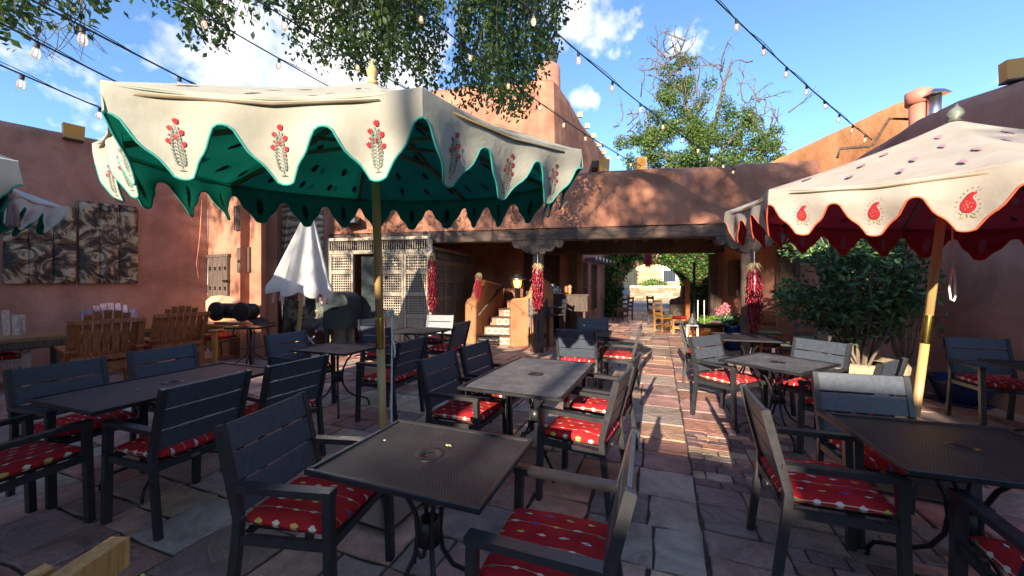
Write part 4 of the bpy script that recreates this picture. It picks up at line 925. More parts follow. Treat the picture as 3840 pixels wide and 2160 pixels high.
# ------------------------------------------------------------------ lattice screens
def lattice_panel(w, h, cols, rows, name='lattice'):
    mb = MB(); cw, ch_ = w / cols, h / rows
    for i in range(cols):
        for j in range(rows):
            x0, z0 = -w / 2 + i * cw, -h / 2 + j * ch_; cx, cz = x0 + cw / 2, z0 + ch_ / 2; r = min(cw, ch_) * .40
            sq = [(x0, z0), (x0 + cw / 2, z0), (x0 + cw, z0), (x0 + cw, z0 + ch_ / 2), (x0 + cw, z0 + ch_), (x0 + cw / 2, z0 + ch_), (x0, z0 + ch_), (x0, z0 + ch_ / 2)]
            ang = [225, 270, 315, 0, 45, 90, 135, 180]
            inn = [(cx + r * math.cos(R(a)), cz + r * math.sin(R(a))) for a in ang]
            V = [(a, -.008, b) for a, b in sq] + [(a, -.012, b) for a, b in inn] + [(a, .01, b) for a, b in inn]
            F = []
            for k in range(8): k2 = (k + 1) % 8; F += [(k, k2, 8 + k2, 8 + k), (8 + k, 8 + k2, 16 + k2, 16 + k)]
            mb.add(V, F)
    return mb
LAT = None
def screen(t, x0, x1, ztop, cols, g=None, door=None, rows=((1.82, 2.12), (1.32, 1.66), (.82, 1.16)), seed=1):
    """stands along local x; frame, spindle band, lattice panels, solid foot panels"""
    global LAT
    g = g or M['grey_wood']; w = x1 - x0
    for z, h in ((ztop - .03, .07), (ztop - .33, .09)): mb = MB(); mb.box(((x0 + x1) / 2, 0, z), (w, .09, h), None, 0, .008); mb.build('rail', g, t)
    mb = MB(); mb.beam(((x0), -.001, .0), ((x0), -.001, ztop - .07), .08, .08); mb.build('stile', g, t); mb = MB(); mb.beam((x1, -.001, 0), (x1, -.001, ztop - .07), .08, .08); mb.build('stile', g, t)
    n = int(w / .058); SP = MB(); SP.lathe([(.009, 0), (.012, .05), (.008, .07), (.012, .1), (.012, .13), (.008, .16), (.011, .2)], 6); sp = SP.mesh('spindle', g)
    for i in range(n): link('spindle', sp, t, (x0 + .05 + (w - .1) * (i + .5) / n, 0, ztop - .28))
    cx = x0 + .04
    for ci, cw in enumerate(cols):
        if door is not None and ci == door: cx += cw; continue
        c = cx + cw / 2
        mb = MB(); mb.box((cx + .03, -.004, (ztop - .37) / 2), (.05, .07, ztop - .37), None, 0, .006); mb.box((cx + cw - .03, -.004, (ztop - .37) / 2), (.05, .07, ztop - .37), None, 0, .006)
        zr = [ztop - .4] + [r[0] - .09 for r in rows] + [.04]
        for z in zr: mb.box((c, 0, z + .02), (cw - .1, .05, .1), None, 0, .006)
        mb.build('leaf_frame', g, t)
        for (z0, z1) in rows:
            z0 -= .04; z1 = min(z1 + .02, ztop - .44)
            lp = lattice_panel(cw - .1, z1 - z0, max(4, round((cw - .1) / .056)), max(4, round((z1 - z0) / .06))); o = lp.build('lattice_panel', g, t); o.location = (c, .0, (z0 + z1) / 2)
        mb = MB(); mb.box((c, .01, .4), (cw - .12, .02, .66)); mb.box((c, -.006, .4), (cw - .24, .02, .5), None, 0, .01); mb.build('foot_panel', g, t)
        cx += cw
pL = Vector((-4.31, FAC(-4.31))); t = empty('lattice_screen', (pL.x, pL.y - .1, 0), math.atan2(-.5, 2.5), label='front facing bleached carved lattice screen with a dark doorway behind the parasol pole', cat='screen')
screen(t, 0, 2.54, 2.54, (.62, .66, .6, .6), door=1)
mb = MB(); mb.box((.97, .12, 1.06), (.34, .04, 2.1), Matrix.Rotation(.25, 3, 'Z')); mb.build('open_door_leaf', M['white'] if False else M['patina_blue'], t)
mb = MB(); mb.box((1.12, .25, 1.1), (.16, .03, 2.0)); mb.build('pale_jamb', M['canvas'], t)
mb = MB(); mb.lathe([(.03, 0), (.03, .012)], 10, (1.5, -.06, 1.64), axis='y'); mb.tube([(1.5 + .035 * math.cos(q / 5 * pi), -.06, 1.61 + .035 * math.sin(q / 5 * pi)) for q in range(10)], .006, 5); mb.build('ring_handle', M['iron'], t)
s2 = Vector((-1.8, 8.62)); e2 = Vector((-1.17, 11.0)); t = empty('lattice_screen', (s2.x, s2.y, 0), math.atan2(e2.y - s2.y, e2.x - s2.x), label='second lattice screen turned away into the shade of the portal', cat='screen')
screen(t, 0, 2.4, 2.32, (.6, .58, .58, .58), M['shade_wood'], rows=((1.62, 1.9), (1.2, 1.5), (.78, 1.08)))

# ------------------------------------------------------------------ ristras
CHM = []
for k in range(3):
    mb = MB(); L_ = .085 + .012 * k; P = [(0, 0, 0), (.006, 0, -L_ * .3), (.008 + .004 * k, 0, -L_ * .65), (-.002 + .01 * k, 0, -L_)]; mb.tube(P, [.006, .0115, .009, .001], 5); CHM.append(mb.mesh('chili', M['chili']))
def ristra(loc, h, w, n, label, parts=True, str_=.25):
    t = empty('chili_ristra', loc, random.random() * 6, label=label, cat='ristra', group='strings of dried red chilies')
    mb = MB(); mb.tube([(0, 0, 0), (0, 0, -str_)], .006, 5); mb.build('cord', M['rope'], t)
    mb = MB()
    for i in range(70):
        q = random.random() * 2 * pi; r = random.uniform(.3, 1) * w * .62; d = random.uniform(-.2, 1)
        mb.tube([(0, 0, -str_), (math.cos(q) * r * .5, math.sin(q) * r * .5, -str_ + .05 - .06 * d), (math.cos(q) * r, math.sin(q) * r, -str_ - .03 - .12 * d)], [.004, .003, .0015], 3, cap=False)
    mb.build('straw_top', M['straw'], t)
    if not parts: mb = MB()
    for i in range(n):
        f = (i + random.random()) / n; q = i * 2.39996; r = w * (.34 + .1 * math.sin(f * 3)) * random.uniform(.75, 1.1) * (1 if f < .9 else .6)
        z = -str_ - .06 - f * (h - .09)
        if parts: link('chili', CHM[i % 3], t, (math.cos(q) * r, math.sin(q) * r, z), (random.uniform(-.5, .2), random.uniform(-.4, .4), q + pi / 2 + random.uniform(-.6, .6)))
        else:
            mb.tube([(math.cos(q) * r, math.sin(q) * r, z), (math.cos(q) * (r + .01), math.sin(q) * (r + .01), z - .05), (math.cos(q) * r, math.sin(q) * r, z - .1)], [.007, .011, .001], 5)
    if not parts: mb.build('chilies', M['chili'], t, kind='stuff')
    mb = MB(); mb.lathe([(w * .15, -str_), (w * .3, -str_ - .08), (w * .3, -str_ - h * .85), (w * .1, -str_ - h * .97)], 8); mb.build('core', M['chili'], t)
    return t
ristra((.53, 7.9, 2.1), .93, .25, 230, 'bright red chili ristra hanging on the portal post next to the lantern')
p = fpt(4.57, -.12); ristra((p.x + .02, p.y + .0, 2.1), 1.2, .26, 280, 'long dark red chili ristra hanging on the portal post near the shrub', str_=.28)
ristra((-1.77, 8.42, 2.3), 1.2, .2, 230, 'red chili ristra hanging at the corner of the lattice screen', str_=.2)
ristra((-.82, 9.3, 1.75), .55, .18, 90, 'shaded dark chili ristra beside the adobe stair wall', parts=False, str_=.06)
p = P3(2432, 925, 13); ristra((p.x, p.y, 2.74), .6, .3, 90, 'chili ristra hanging in front of the ivy arch', parts=False, str_=.1)

# ------------------------------------------------------------------ pier fittings
def on_face(p0, p1, x0, x1, y0, y1):
    a, b = on_line(x0, p0, p1), on_line(x1, p0, p1); d = (a[1] + b[1]) / 2; return Vector(a), Vector(b), zat(y1, d), zat(y0, d)
ang_p = math.atan2(PIER[1] - LWC[1], PIER[0] - LWC[0]); npier = Vector((math.sin(ang_p), -math.cos(ang_p)))
def face_thing(name, p0, p1, x0, x1, y0, y1, label, cat, proud=0.0):
    a, b, z0, z1 = on_face(p0, p1, x0, x1, y0, y1); c = (a + b) / 2; an = math.atan2(p1[1] - p0[1], p1[0] - p0[0]); n = Vector((math.sin(an), -math.cos(an)))
    t = empty(name, (c.x + n.x * proud, c.y + n.y * proud, z0), an, label=label, cat=cat); return t, (b - a).length, z1 - z0
t, w, h = face_thing('hatch_door', LWC, PIER, 790, 864, 963, 1120, 'small studded wooden door set high in the orange pier', 'door', .03)
for i in range(4): mb = MB(); mb.box((-w / 2 + w * (i + .5) / 4, 0, h / 2), (w / 4 - .008, .05, h), None, 0, .006); mb.build('plank', M['dark_wood'], t)
mb = MB(); mb.beam((-w / 2 - .03, 0, h + .02), (w / 2 + .03, 0, h + .02), .08, .06); mb.build('door_lintel', M['dark_wood'], t)
mb = MB()
for z in (.25 * h, .72 * h):
    for i in range(4):
        x = -w / 2 + w * (i + .6) / 4
        for s in (-1, 1): mb.box((x, -.034, z + s * .025), (.05, .02, .02))
        mb.box((x, -.034, z), (.022, .02, .05))
mb.build('clavos', M['iron'], t)
mb = MB(); mb.box((w * .42, -.04, h * .42), (.16, .03, .05)); mb.build('latch', M['iron'], t)
t, w, h = face_thing('plaster_ledge', LWC, PIER, 778, 905, 1118, 1165, 'rounded pale plaster ledge beneath the small high door', 'ledge', .0)
mb = MB(); mb.lathe([(.02, -.12), (.14, -.1), (.2, 0), (.2, .2), (.14, .3), (.02, .34)], 14, (0, 0, 0), sx=3.2); mb.build('ledge_body', M['canvas'] if False else mat('pale_plaster', (.5, .33, .22), .9, bump=.3), t)
t, w, h = face_thing('wooden_shutter', LWC, PIER, 897, 944, 928, 1022, 'small rectangular wooden shutter in the orange pier', 'shutter', .02)
mb = MB(); mb.box((-.04, 0, h / 2), (w - .1, .06, h), None, 0, .01); mb.build('board', M['dark_wood'], t); mb = MB(); mb.box((w / 2 - .05, .01, h / 2), (.09, .07, h), None, 0, .008); mb.build('frame_post', M['dark_wood'], t)
mb = MB(); mb.box((-.04, -.035, h * .45), (w - .2, .012, .05)); mb.build('carved_band', M['iron'], t)
t, w, h = face_thing('lattice_window', LWC, PIER, 884, 936, 770, 862, 'dark lattice window high in the orange pier', 'window', .03)
mb = lattice_panel(w, h, 6, 11); o = mb.build('lattice', M['dark_wood'], t); o.location = (0, 0, h / 2); mb = MB(); mb.box((0, .035, h / 2), (w, .02, h)); mb.build('backing', M['glass'], t)
t, w, h = face_thing('plaster_relief', INN, (-4.38, FAC(-4.38)), 1060, 1215, 775, 1040, 'tall arched carved white plaster panel behind the closed parasol', 'wall panel', .06)
mb = MB(); mb.box((0, 0, h / 2), (w, .08, h), None, 0, .02); mb.build('panel', M['carved'], t)
mb = MB(); 
for s in (-1, 1): mb.tube([(s * w * .36 * (1 - .5 * max(0, k / 16 - .4) ** 1.3), -.05, h * .06 + h * .86 * k / 16) for k in range(17)], .03, 6)
mb.build('carved_border', M['carved'], t)
mb = MB(); mb.box((0, -.01, h + .03), (w + .06, .12, .05), None, 0, .01); mb.build('cap', M['carved'], t)
# clay relief panels on the left wall
def relief(x0, x1, y0, y1, label):
    t, w, h = face_thing('clay_relief', tuple(LWS), LWC, x0, x1, y0, y1, label, 'relief panel', .05)
    for i in range(3):
        for j in range(2):
            mb = MB(); cw, ch_ = w / 3 - .008, h / 2 - .008; n = 7; V = []; F = []; cx, cz = -w / 2 + w * (i + .5) / 3, h * (j + .5) / 2
            for a in range(n + 1):
                for b in range(n + 1):
                    x = cx - cw / 2 + cw * a / n; z = cz - ch_ / 2 + ch_ * b / n; e = min(a, n - a, b, n - b); jx = noise.noise(Vector((x * 7, z * 7, 1))) * .006
                    V.append((x + jx, -.03 - (.05 * (noise.noise(Vector((x * 2.4 + 9, z * 2.4, x0))) + .35) if e > 0 else 0), z + jx))
            for a in range(n):
                for b in range(n): q = a * (n + 1) + b; F.append((q, q + n + 1, q + n + 2, q + 1))
            mb.add(V, F, True); mb.box((cx, .0, cz), (cw, .06, ch_)); mb.build('clay_tile', M['relief'], t)
relief(8, 283, 765, 1064, 'dark glazed clay relief panel of six tiles, partly behind the left parasol')
relief(292, 514, 765, 1063, 'dark glazed clay relief panel of six tiles nearer the corner')
# floodlights, spout, luminarias
def luminaria(p, sz, label, az=0.0):
    t = empty('luminaria', p, az, label=label, cat='lantern'); w, h = sz
    mb = MB(); mb.prism([(-w / 2, 0), (w / 2, 0), (w * .54, h), (-w * .54, h)], -w * .3, w * .3, lambda a, b, hh: (a, hh, b)); mb.build('amber_box', M['amber'], t)
    mb = MB(); mb.box((0, 0, .0), (w * 1.02, w * .66, .02)); mb.build('base', M['dark_wood'], t)
p = on_line(277, LW0, LWC); luminaria((p[0] + .05, p[1] - .05, 4.02), (.24, .26), 'amber box luminaria on the edge of the long left wall', math.atan2(dirL.y, dirL.x))
luminaria((2.72, 8.05, 3.84), (.2, .3), 'slim amber luminaria standing on the portal parapet in front of the distant tree')
luminaria(tuple(P3(2264, 648, 7.95)), (.2, .27), 'amber luminaria at the foot of the tall building beside the parapet')
luminaria((5.93, 4.5, 3.88), (.2, .24), 'large amber luminaria on top of the curving right wall', R(-20))
mb = MB(); mb.beam((1.75, 7.95, 3.98), (1.95, 9.6, 4.1), .16, .14); mb.build('viga_end', M['dark_wood'], label='round dark viga end poking out beyond the cream parasol corner', cat='beam')
cs = empty('wall_spout', tuple(P3(1315, 822, 8.75)), label='dark curved clay spout on the parapet above the lattice screen', cat='roof spout')
mb = MB(); mb.prism([(-.2, -.12), (-.2, -.02), (-.06, .1), (.06, .13), (.16, .06), (.18, -.1)], -.2, .3, lambda a, b, h: (a, h, b)); mb.build('spout', M['glass'], cs)
fl = empty('floodlight', tuple(P3(335, 668, 7.3)), label='small black floodlight on the left wall under the parasol edge', cat='lamp')
mb = MB(); mb.lathe([(.09, 0), (.1, .05), (.04, .12)], 12, axis='y'); mb.box((.22, -.05, -.14), (.2, .1, .16), Matrix.Rotation(.5, 3, 'X')); mb.tube([(0, 0, -.02), (.1, .02, -.06), (.22, 0, -.1)], .02, 6); mb.build('lamp_head', M['black_plastic'], fl)
cdt = empty('wall_conduit', (LWC[0] + .02, LWC[1] - .12, 0), label='thin crooked conduit running down the wall corner', cat='pipe')
mb = MB(); mb.tube([(-.03, -.02, 3.3), (-.06, -.04, 2.5), (-.1, -.08, 1.9), (-.08, -.05, 1.6)], .012, 5); mb.build('conduit', M['pipe_pink'], cdt)
# roof things on the right
rf = empty('pink_flue', (6.6, 6.4, 3.6), label='pink painted roof flue with a slanted cap above the right wall', cat='flue'); fp = P3(3445, 440, 6.4); rf.location = (fp.x, fp.y, fp.z - .6)
mb = MB(); mb.lathe([(.12, 0), (.12, .85)], 16); mb.build('pipe', M['pipe_pink'], rf); mb = MB(); mb.lathe([(.17, .82), (.17, 1.02), (.1, 1.06)], 16); mb.build('cap', M['pipe_pink'], rf)
fp = P3(3504, 410, 6.2); rf = empty('metal_vent', (fp.x, fp.y, fp.z - .5), label='shiny galvanised vent pipe with a square cowl above the right wall', cat='flue')
mb = MB(); mb.lathe([(.085, 0), (.085, .72)], 16); mb.build('pipe', M['steel'], rf); mb = MB(); mb.add([(-.14, -.14, .72), (.14, -.14, .72), (.14, .14, .72), (-.14, .14, .72), (-.08, -.08, .8), (.08, -.08, .8), (.08, .08, .8), (-.08, .08, .8)], [(3, 2, 1, 0), (4, 5, 6, 7), (0, 1, 5, 4), (1, 2, 6, 5), (2, 3, 7, 6), (3, 0, 4, 7)]); mb.build('cowl', M['steel'], rf)
cn = empty('roof_conduit', (5, 7, 4), label='bent brown conduit pipes running over the portal roof', cat='pipe')
mb = MB(); mb.tube([P3(3140, 592, 7.2) - Vector((5, 7, 4)), P3(3150, 558, 7.2) - Vector((5, 7, 4)), P3(3260, 548, 7) - Vector((5, 7, 4)), P3(3275, 540, 7) - Vector((5, 7, 4)), P3(3335, 445, 6.9) - Vector((5, 7, 4)), P3(3425, 447, 6.6) - Vector((5, 7, 4))], .025, 6); mb.build('pipe', M['dark_wood'], cn)
# ------------------------------------------------------------------ shade casters behind the camera: added wall shaped for the shade, and trees
SB = empty('rear_shade_wall', (*us(0, -10), 0), label='unseen adobe wall behind the viewer, stepped in height to shade the courtyard', cat='building')
for (u0, u1, z1) in ((-16, -9.55, 9.0), (-9.55, -6.6, 5.2), (-6.6, -5.3, 4.3), (-5.3, -1.5, 5.15), (-1.5, .52, 4.25), (.52, 2.75, 4.9), (2.75, 10, 9.3)):
    mb = MB(); o0 = Vector(us(0, -10))
    mb.prism([(u0, 0), (u1, 0), (u1, -1.0), (u0, -1.0)], -.05, z1, lambda a, b, h: (us(a, -10 + b)[0] - o0.x, us(a, -10 + b)[1] - o0.y, h)); o = mb.build('wall', M['adobe'], SB)
    bv = o.modifiers.new('b', 'BEVEL'); bv.width = .15; bv.segments = 3
def back_tree(u, s, blobs, n, label):
    x, y = us(u, s - 4); t = empty('courtyard_tree', (x, y, 0), label=label, cat='tree', group='trees behind the viewer')
    mb = MB(); mb.tube([(0, 0, -.1), (.1, 0, 2.5), (0, .1, 5), (0, .1, 7.5)], [.2, .16, .07, .04], 8); mb.build('trunk', M['bark'], t)
    pts = []
    for (du, ds, z, r_, w) in blobs:
        k = int(n * w); q = rng.normal(size=(k, 3)); q /= np.linalg.norm(q, axis=1)[:, None]; cc = rng.normal(size=(16, 3)); cc /= np.linalg.norm(cc, axis=1)[:, None]; cc *= r_ * rng.uniform(.3, 1, (16, 1))
        bx, by = us(du, ds); pts.append(cc[rng.integers(0, 16, k)] + q * r_ * .32 * rng.uniform(0, 1, (k, 1)) ** .5 + (bx, by, z + 1.22))
    leaf_cloud('crown', np.concatenate(pts), .17, M['leaf'], t, kind='stuff')
back_tree(-9.5, -8, [(0, 0, 6.6, 2.0, 1), (1.5, 0, 7.8, 1.8, .8), (-2, 0, 6.5, 2, .8)], 1300, 'leafy tree behind the viewer, farthest to the left')
back_tree(-5.2, -8.5, [(0, 0, 7.2, 2.1, 1), (2, .5, 7.9, 1.8, .8), (-1.2, 0, 6.2, 1.2, .3)], 1100, 'leafy tree behind the viewer, left of the middle')
back_tree(-.8, -8.5, [(0, 0, 8.3, 1.7, 1.4), (2.0, .5, 8.2, 1.6, 1.4), (-1.6, 0, 8.0, 1.5, 1), (1.2, 0, 8.0, 1.2, .8), (.6, 0, 6.7, .5, .08)], 1500, 'leafy tree behind the viewer, in the middle')
back_tree(3.4, -8, [(0, 0, 7.6, 2.0, 1), (-1.4, .5, 7.4, 1.3, .7), (-.8, 0, 5.9, .9, .35)], 1300, 'leafy tree behind the viewer, farthest to the right')

# ------------------------------------------------------------------ dining chairs
def rounded_pad(w, d, t, n=12, pw=7, bulge=.25, seed=0):
    V = []; F = []
    for s_ in (1, -1):
        for i in range(n + 1):
            for j in range(n + 1):
                u_, v_ = math.sin((i / n - .5) * pi), math.sin((j / n - .5) * pi)
                e = max(0, (1 - abs(u_) ** pw)) ** .5 * max(0, (1 - abs(v_) ** pw)) ** .5
                nz_ = noise.noise(Vector((u_ * 1.6 + seed * 5, v_ * 1.6, seed))) * .35
                V.append((u_ * w / 2 * (1 - .03 * abs(v_) ** 4), v_ * d / 2 * (1 - .03 * abs(u_) ** 4), s_ * t / 2 * e * (1 - bulge * (u_ * u_ + v_ * v_) / 2 + nz_ * (s_ > 0))))
    m = (n + 1) ** 2
    for i in range(n):
        for j in range(n):
            q = i * (n + 1) + j; F.append((q, q + n + 1, q + n + 2, q + 1)); F.append((m + q, m + q + 1, m + q + n + 2, m + q + n + 1))
    return V, F
def chair_proto():
    """faces +X, left is +Y"""
    f, sl = M['frame'], M['slat']; P = {}; W = .254
    mb = MB(); mb.beam((.254, 0, 0), (.236, 0, .625), .036, .042, (0, 1, 0)); P['front_leg'] = (mb.mesh('front_leg', f), [(0, W, 0), (0, -W, 0)])
    mb = MB(); mb.beam((-.238, 0, 0), (-.19, 0, .40), .038, .032, (0, 1, 0)); mb.beam((-.19, 0, .395), (-.182, 0, .5), .038, .032, (0, 1, 0)); mb.beam((-.182, 0, .495), (-.28, 0, .885), .038, .032, (0, 1, 0)); P['rear_leg'] = (mb.mesh('rear_leg', f), [(0, W, 0), (0, -W, 0)])
    mb = MB(); mb.beam((-.215, 0, .625), (.262, 0, .632), .052, .028, (0, 0, 1)); P['arm_rest'] = (mb.mesh('arm_rest', f), [(0, W, 0), (0, -W, 0)])
    mb = MB(); mb.beam((-.19, W, .405), (.245, W, .415), .022, .04); mb.beam((-.19, -W, .405), (.245, -W, .415), .022, .04); mb.beam((.24, -W, .414), (.24, W, .414), .022, .04); mb.beam((-.19, -W, .404), (-.19, W, .404), .022, .04)
    for y in (-.17, -.085, 0, .085, .17): mb.beam((-.19, y, .424), (.235, y, .43), .06, .012)
    P['seat_frame'] = (mb.mesh('seat_frame', f), [(0, 0, 0)])
    mb = MB(); mb.box((-.193, .04, .405), (.006, .05, .014)); P['maker_tag'] = (mb.mesh('maker_tag', M['steel']), [(-.012, 0, 0)])
    me = None; b = Vector((-.182, 0, .495)); t_ = Vector((-.28, 0, .885)); d = (t_ - b).normalized()
    sm = MB(); sm.beam((0, 0, 0), tuple(d * .122), 2 * W - .03, .018, (1, 0, 0), .003); sl_me = sm.mesh('slat', sl)
    P['slat'] = (sl_me, [tuple(b + d * k + Vector((.004, 0, 0))) for k in (.012, .144, .276)])
    P['cushion'] = None
    return P
CP = chair_proto(); CUSH = []
for k in range(4):
    V, F = rounded_pad(.45, .47, .075, seed=k); mb = MB(); mb.add(V, F, True); me = mb.mesh('cushion', M['cushion']); CUSH.append(me)
CG = 'black slatted armchairs with red cushions'
def chair(x, y, th, label, k=0, cush=True, group=CG):
    t = empty('dining_armchair', (x, y, 0), R(th), label=label, cat='chair', group=group)
    for nm, v in CP.items():
        if v is None: continue
        me, locs = v
        for l in locs: link(nm, me, t, l)
    if cush:
        o = link('cushion', CUSH[k % 4], t, (.025, 0, .462)); o.rotation_euler = (0, R(random.uniform(-1, 1)), R(random.uniform(-3, 3)) + (pi if k % 2 else 0)); o.scale = (1, 1, 1.0)
    return t
CL = [
 (-.95, 1.858, -8.9, 'nearest black armchair on the left, its back to the left'),
 (.174, 1.463, 160.5, 'nearest black armchair right of the close mesh table, cut by the bottom edge'),
 (-2.206, 2.539, 161.8, 'black armchair seen from behind at the near side of the long left table'),
 (-1.955, 3.167, 156.5, 'black armchair seen from behind at the far right of the long left table'),
 (-3.229, 2.856, -17.4, 'bluish backed armchair behind the long left table, near the left edge'),
 (-3.066, 3.545, -20.2, 'bluish backed armchair behind the long left table, in front of the varnished wooden chairs'),
 (-2.945, 2.194, 78.4, 'black armchair at the left edge, at the near end of the long left table'),
 (-2.553, 4.625, -24.1, 'blue backed armchair left of the small table beneath the closed white parasol'),
 (-1.346, 4.283, 161.5, 'black armchair seen from behind directly behind the yellow parasol pole'),
 (-.384, 3.172, -23.1, 'navy backed armchair at the near left of the long silvery table'),
 (-.132, 3.769, -25.4, 'navy backed armchair at the far left of the long silvery table'),
 (.53, 2.745, 152, 'armchair with a sunlit frame at the near right of the long silvery table'),
 (.786, 3.30, 153, 'armchair with a sunlit frame at the far right of the long silvery table'),
 (.938, 5.274, 68.4, 'armchair turned away with a patch of sun on its grey back, beyond the silvery table'),
 (1.574, 5.538, 159.7, 'sunlit armchair in profile facing left beside the lit walkway'),
 (1.345, 6.426, -105.1, 'grey backed armchair facing the viewer behind the small table by the post'),
 (2.842, 5.744, -25.9, 'sunlit armchair in profile facing right at the right of the walkway'),
 (2.383, 4.231, -63.4, 'armchair with a grey sunlit back and bright cushion at the left of the diagonal table'),
 (3.056, 3.981, -157.6, 'armchair with a wide sunlit grey back behind the diagonal table by the shrub'),
 (2.88, 3.26, 119, 'armchair tucked under the near side of the diagonal table'),
 (2.277, 2.329, -106.3, 'dark armchair facing the viewer behind the large table at the right'),
 (1.581, 1.998, -20.5, 'near black armchair at the left of the large dark table on the right'),
 (1.979, 1.25, 67, 'black armchair at the bottom right corner, turned towards the large dark table'),
 (5.104, 4.022, -110.1, 'navy backed armchair against the right wall beside the blue pot'),
 (-2.202, 6.477, -32.7, 'dark armchair at the back left, half hidden by the parasol pole'),
 (-1.85, 5.63, 71, 'dark armchair turned away in front of the table by the lattice screen'),
 (-1.431, 7.071, -102.2, 'pale grey backed armchair in front of the lattice screen'),
 (-1.042, 6.12, 160, 'black armchair seen from behind right of the table by the lattice screen'),
 (3.81, 5.082, 154, 'armchair with a tilted grey back in the shade right of the post table'),
]
for i, (x, y, th, lb) in enumerate(CL): chair(x, y, th, lb, i)

# ------------------------------------------------------------------ metal tables
def table(x, y, ang, L_, W_, label, h=.73, m=None):
    t = empty('mesh_table', (x, y, 0), R(ang), label=label, cat='table', group='black metal mesh patio tables')
    n = 24; V = []; r = .022
    ro = [(L_ / 2 * sx, W_ / 2 * sy) for sx, sy in ((-1, -1), (1, -1), (1, 1), (-1, 1))]
    mb = MB(); ring = [(r * math.cos(2 * pi * k / n), r * math.sin(2 * pi * k / n)) for k in range(n)]
    # mesh sheet with the parasol hole
    sq = []
    for k in range(n):
        a = 2 * pi * k / n; c, s = math.cos(a), math.sin(a); m_ = min(L_ / 2 / abs(c) if abs(c) > 1e-6 else 9, W_ / 2 / abs(s) if abs(s) > 1e-6 else 9); sq.append((c * m_, s * m_))
    V = [(a, b, h - .004) for a, b in ring] + [(a, b, h - .004) for a, b in sq] + [(a, b, h - .008) for a, b in ring] + [(a, b, h - .008) for a, b in sq]
    F = [(k, n + k, n + (k + 1) % n, (k + 1) % n) for k in range(n)] + [(2 * n + k, 2 * n + (k + 1) % n, 3 * n + (k + 1) % n, 3 * n + k) for k in range(n)]
    # corners
    mb.add(V, F)
    for cx_, cy_ in ro:
        near = sorted(range(n), key=lambda k: (sq[k][0] - cx_) ** 2 + (sq[k][1] - cy_) ** 2)[:2]; a, b = sq[near[0]], sq[near[1]]
        mb.add([(a[0], a[1], h - .004), (cx_, cy_, h - .004), (b[0], b[1], h - .004)], [(0, 1, 2)])
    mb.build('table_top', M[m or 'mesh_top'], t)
    mb = MB(); w = .022
    for (a, b) in ((0, 1), (2, 3)): p, q = ro[a], ro[b]; mb.box(((p[0] + q[0]) / 2, (p[1] + q[1]) / 2, h - .007), (L_ + w, w, .026), None, 0, .004)
    for (a, b) in ((1, 2), (3, 0)): p, q = ro[a], ro[b]; mb.box(((p[0] + q[0]) / 2, (p[1] + q[1]) / 2, h - .0075), (w - .001, W_ - w, .025), None, 0, .004)
    mb.build('rim', M['table_rim'], t)
    mb = MB(); mb.lathe([(.024, -.02), (.03, .001), (.062, .001), (.068, -.003), (.068, -.006), (.024, -.006)], 24, (0, 0, h)); mb.build('parasol_ring', M['table_rim'], t)
    mb = MB()
    for s in (-1, 1): mb.beam((-L_ / 2 + .02, s * .06, h - .022), (L_ / 2 - .02, s * .06, h - .022), .02, .016); mb.beam((s * .06, -W_ / 2 + .02, h - .023), (s * .06, W_ / 2 - .02, h - .023), .02, .016)
    mb.build('under_brace', M['table_rim'], t)
    k = min(1.0, W_ / .6); sx = 1.25 if L_ > 1 else 1.0
    for i in range(4):
        a = pi / 4 + i * pi / 2; c, s = math.cos(a), math.sin(a)
        P = [(.21, h - .02), (.17, .655), (.1, .57), (.058, .47), (.05, .38), (.062, .29), (.11, .2), (.19, .14), (.27, .115), (.325, .09), (.35, .045), (.353, 0)]
        mb = MB(); mb.tube([(c * q * k * sx * (1 if q > .07 else 1 / sx), s * q * k * (1 if q > .07 else 1), z) for q, z in P], .011, 8); mb.build('leg', M['table_rim'], t)
    mb = MB(); mb.lathe([(.05, .33), (.05, .44), (.042, .44), (.042, .33)], 16); mb.build('leg_collar', M['table_rim'], t)
    return t
table(-.374, 1.72, -20.2, .77, .6, 'nearest black mesh table with a yellow leaf lying by its centre hole')
table(.2, 3.24, 67.5, 1.22, .77, 'long silvery sunlit dusty mesh table in the middle of the courtyard', m='mesh_dusty_sunlit')
table(-2.64, 2.97, 70, 1.22, .77, 'long dark table at the left with a few fallen leaves on it')
table(2.12, 1.79, -18, .78, .72, 'large dark mesh table at the right under the red lined parasol')
table(2.59, 3.72, 30.8, .77, .7, 'diagonal mesh table catching the sun right of the walkway', m='mesh_dusty_sunlit')
table(3.36, 5.45, -17, .75, .75, 'small dark table in front of the right portal post')
table(-2.07, 4.53, -19, .77, .6, 'small black table with curled legs below the closed white parasol')
table(-1.55, 6.22, -20, .78, .78, 'small black table in front of the lattice screen')
table(1.13, 5.9, -18, .76, .76, 'small blue black table left of the walkway behind two armchairs')
table(4.98, 3.37, -14, .77, .77, 'dark table at the right edge beside the navy backed armchair')
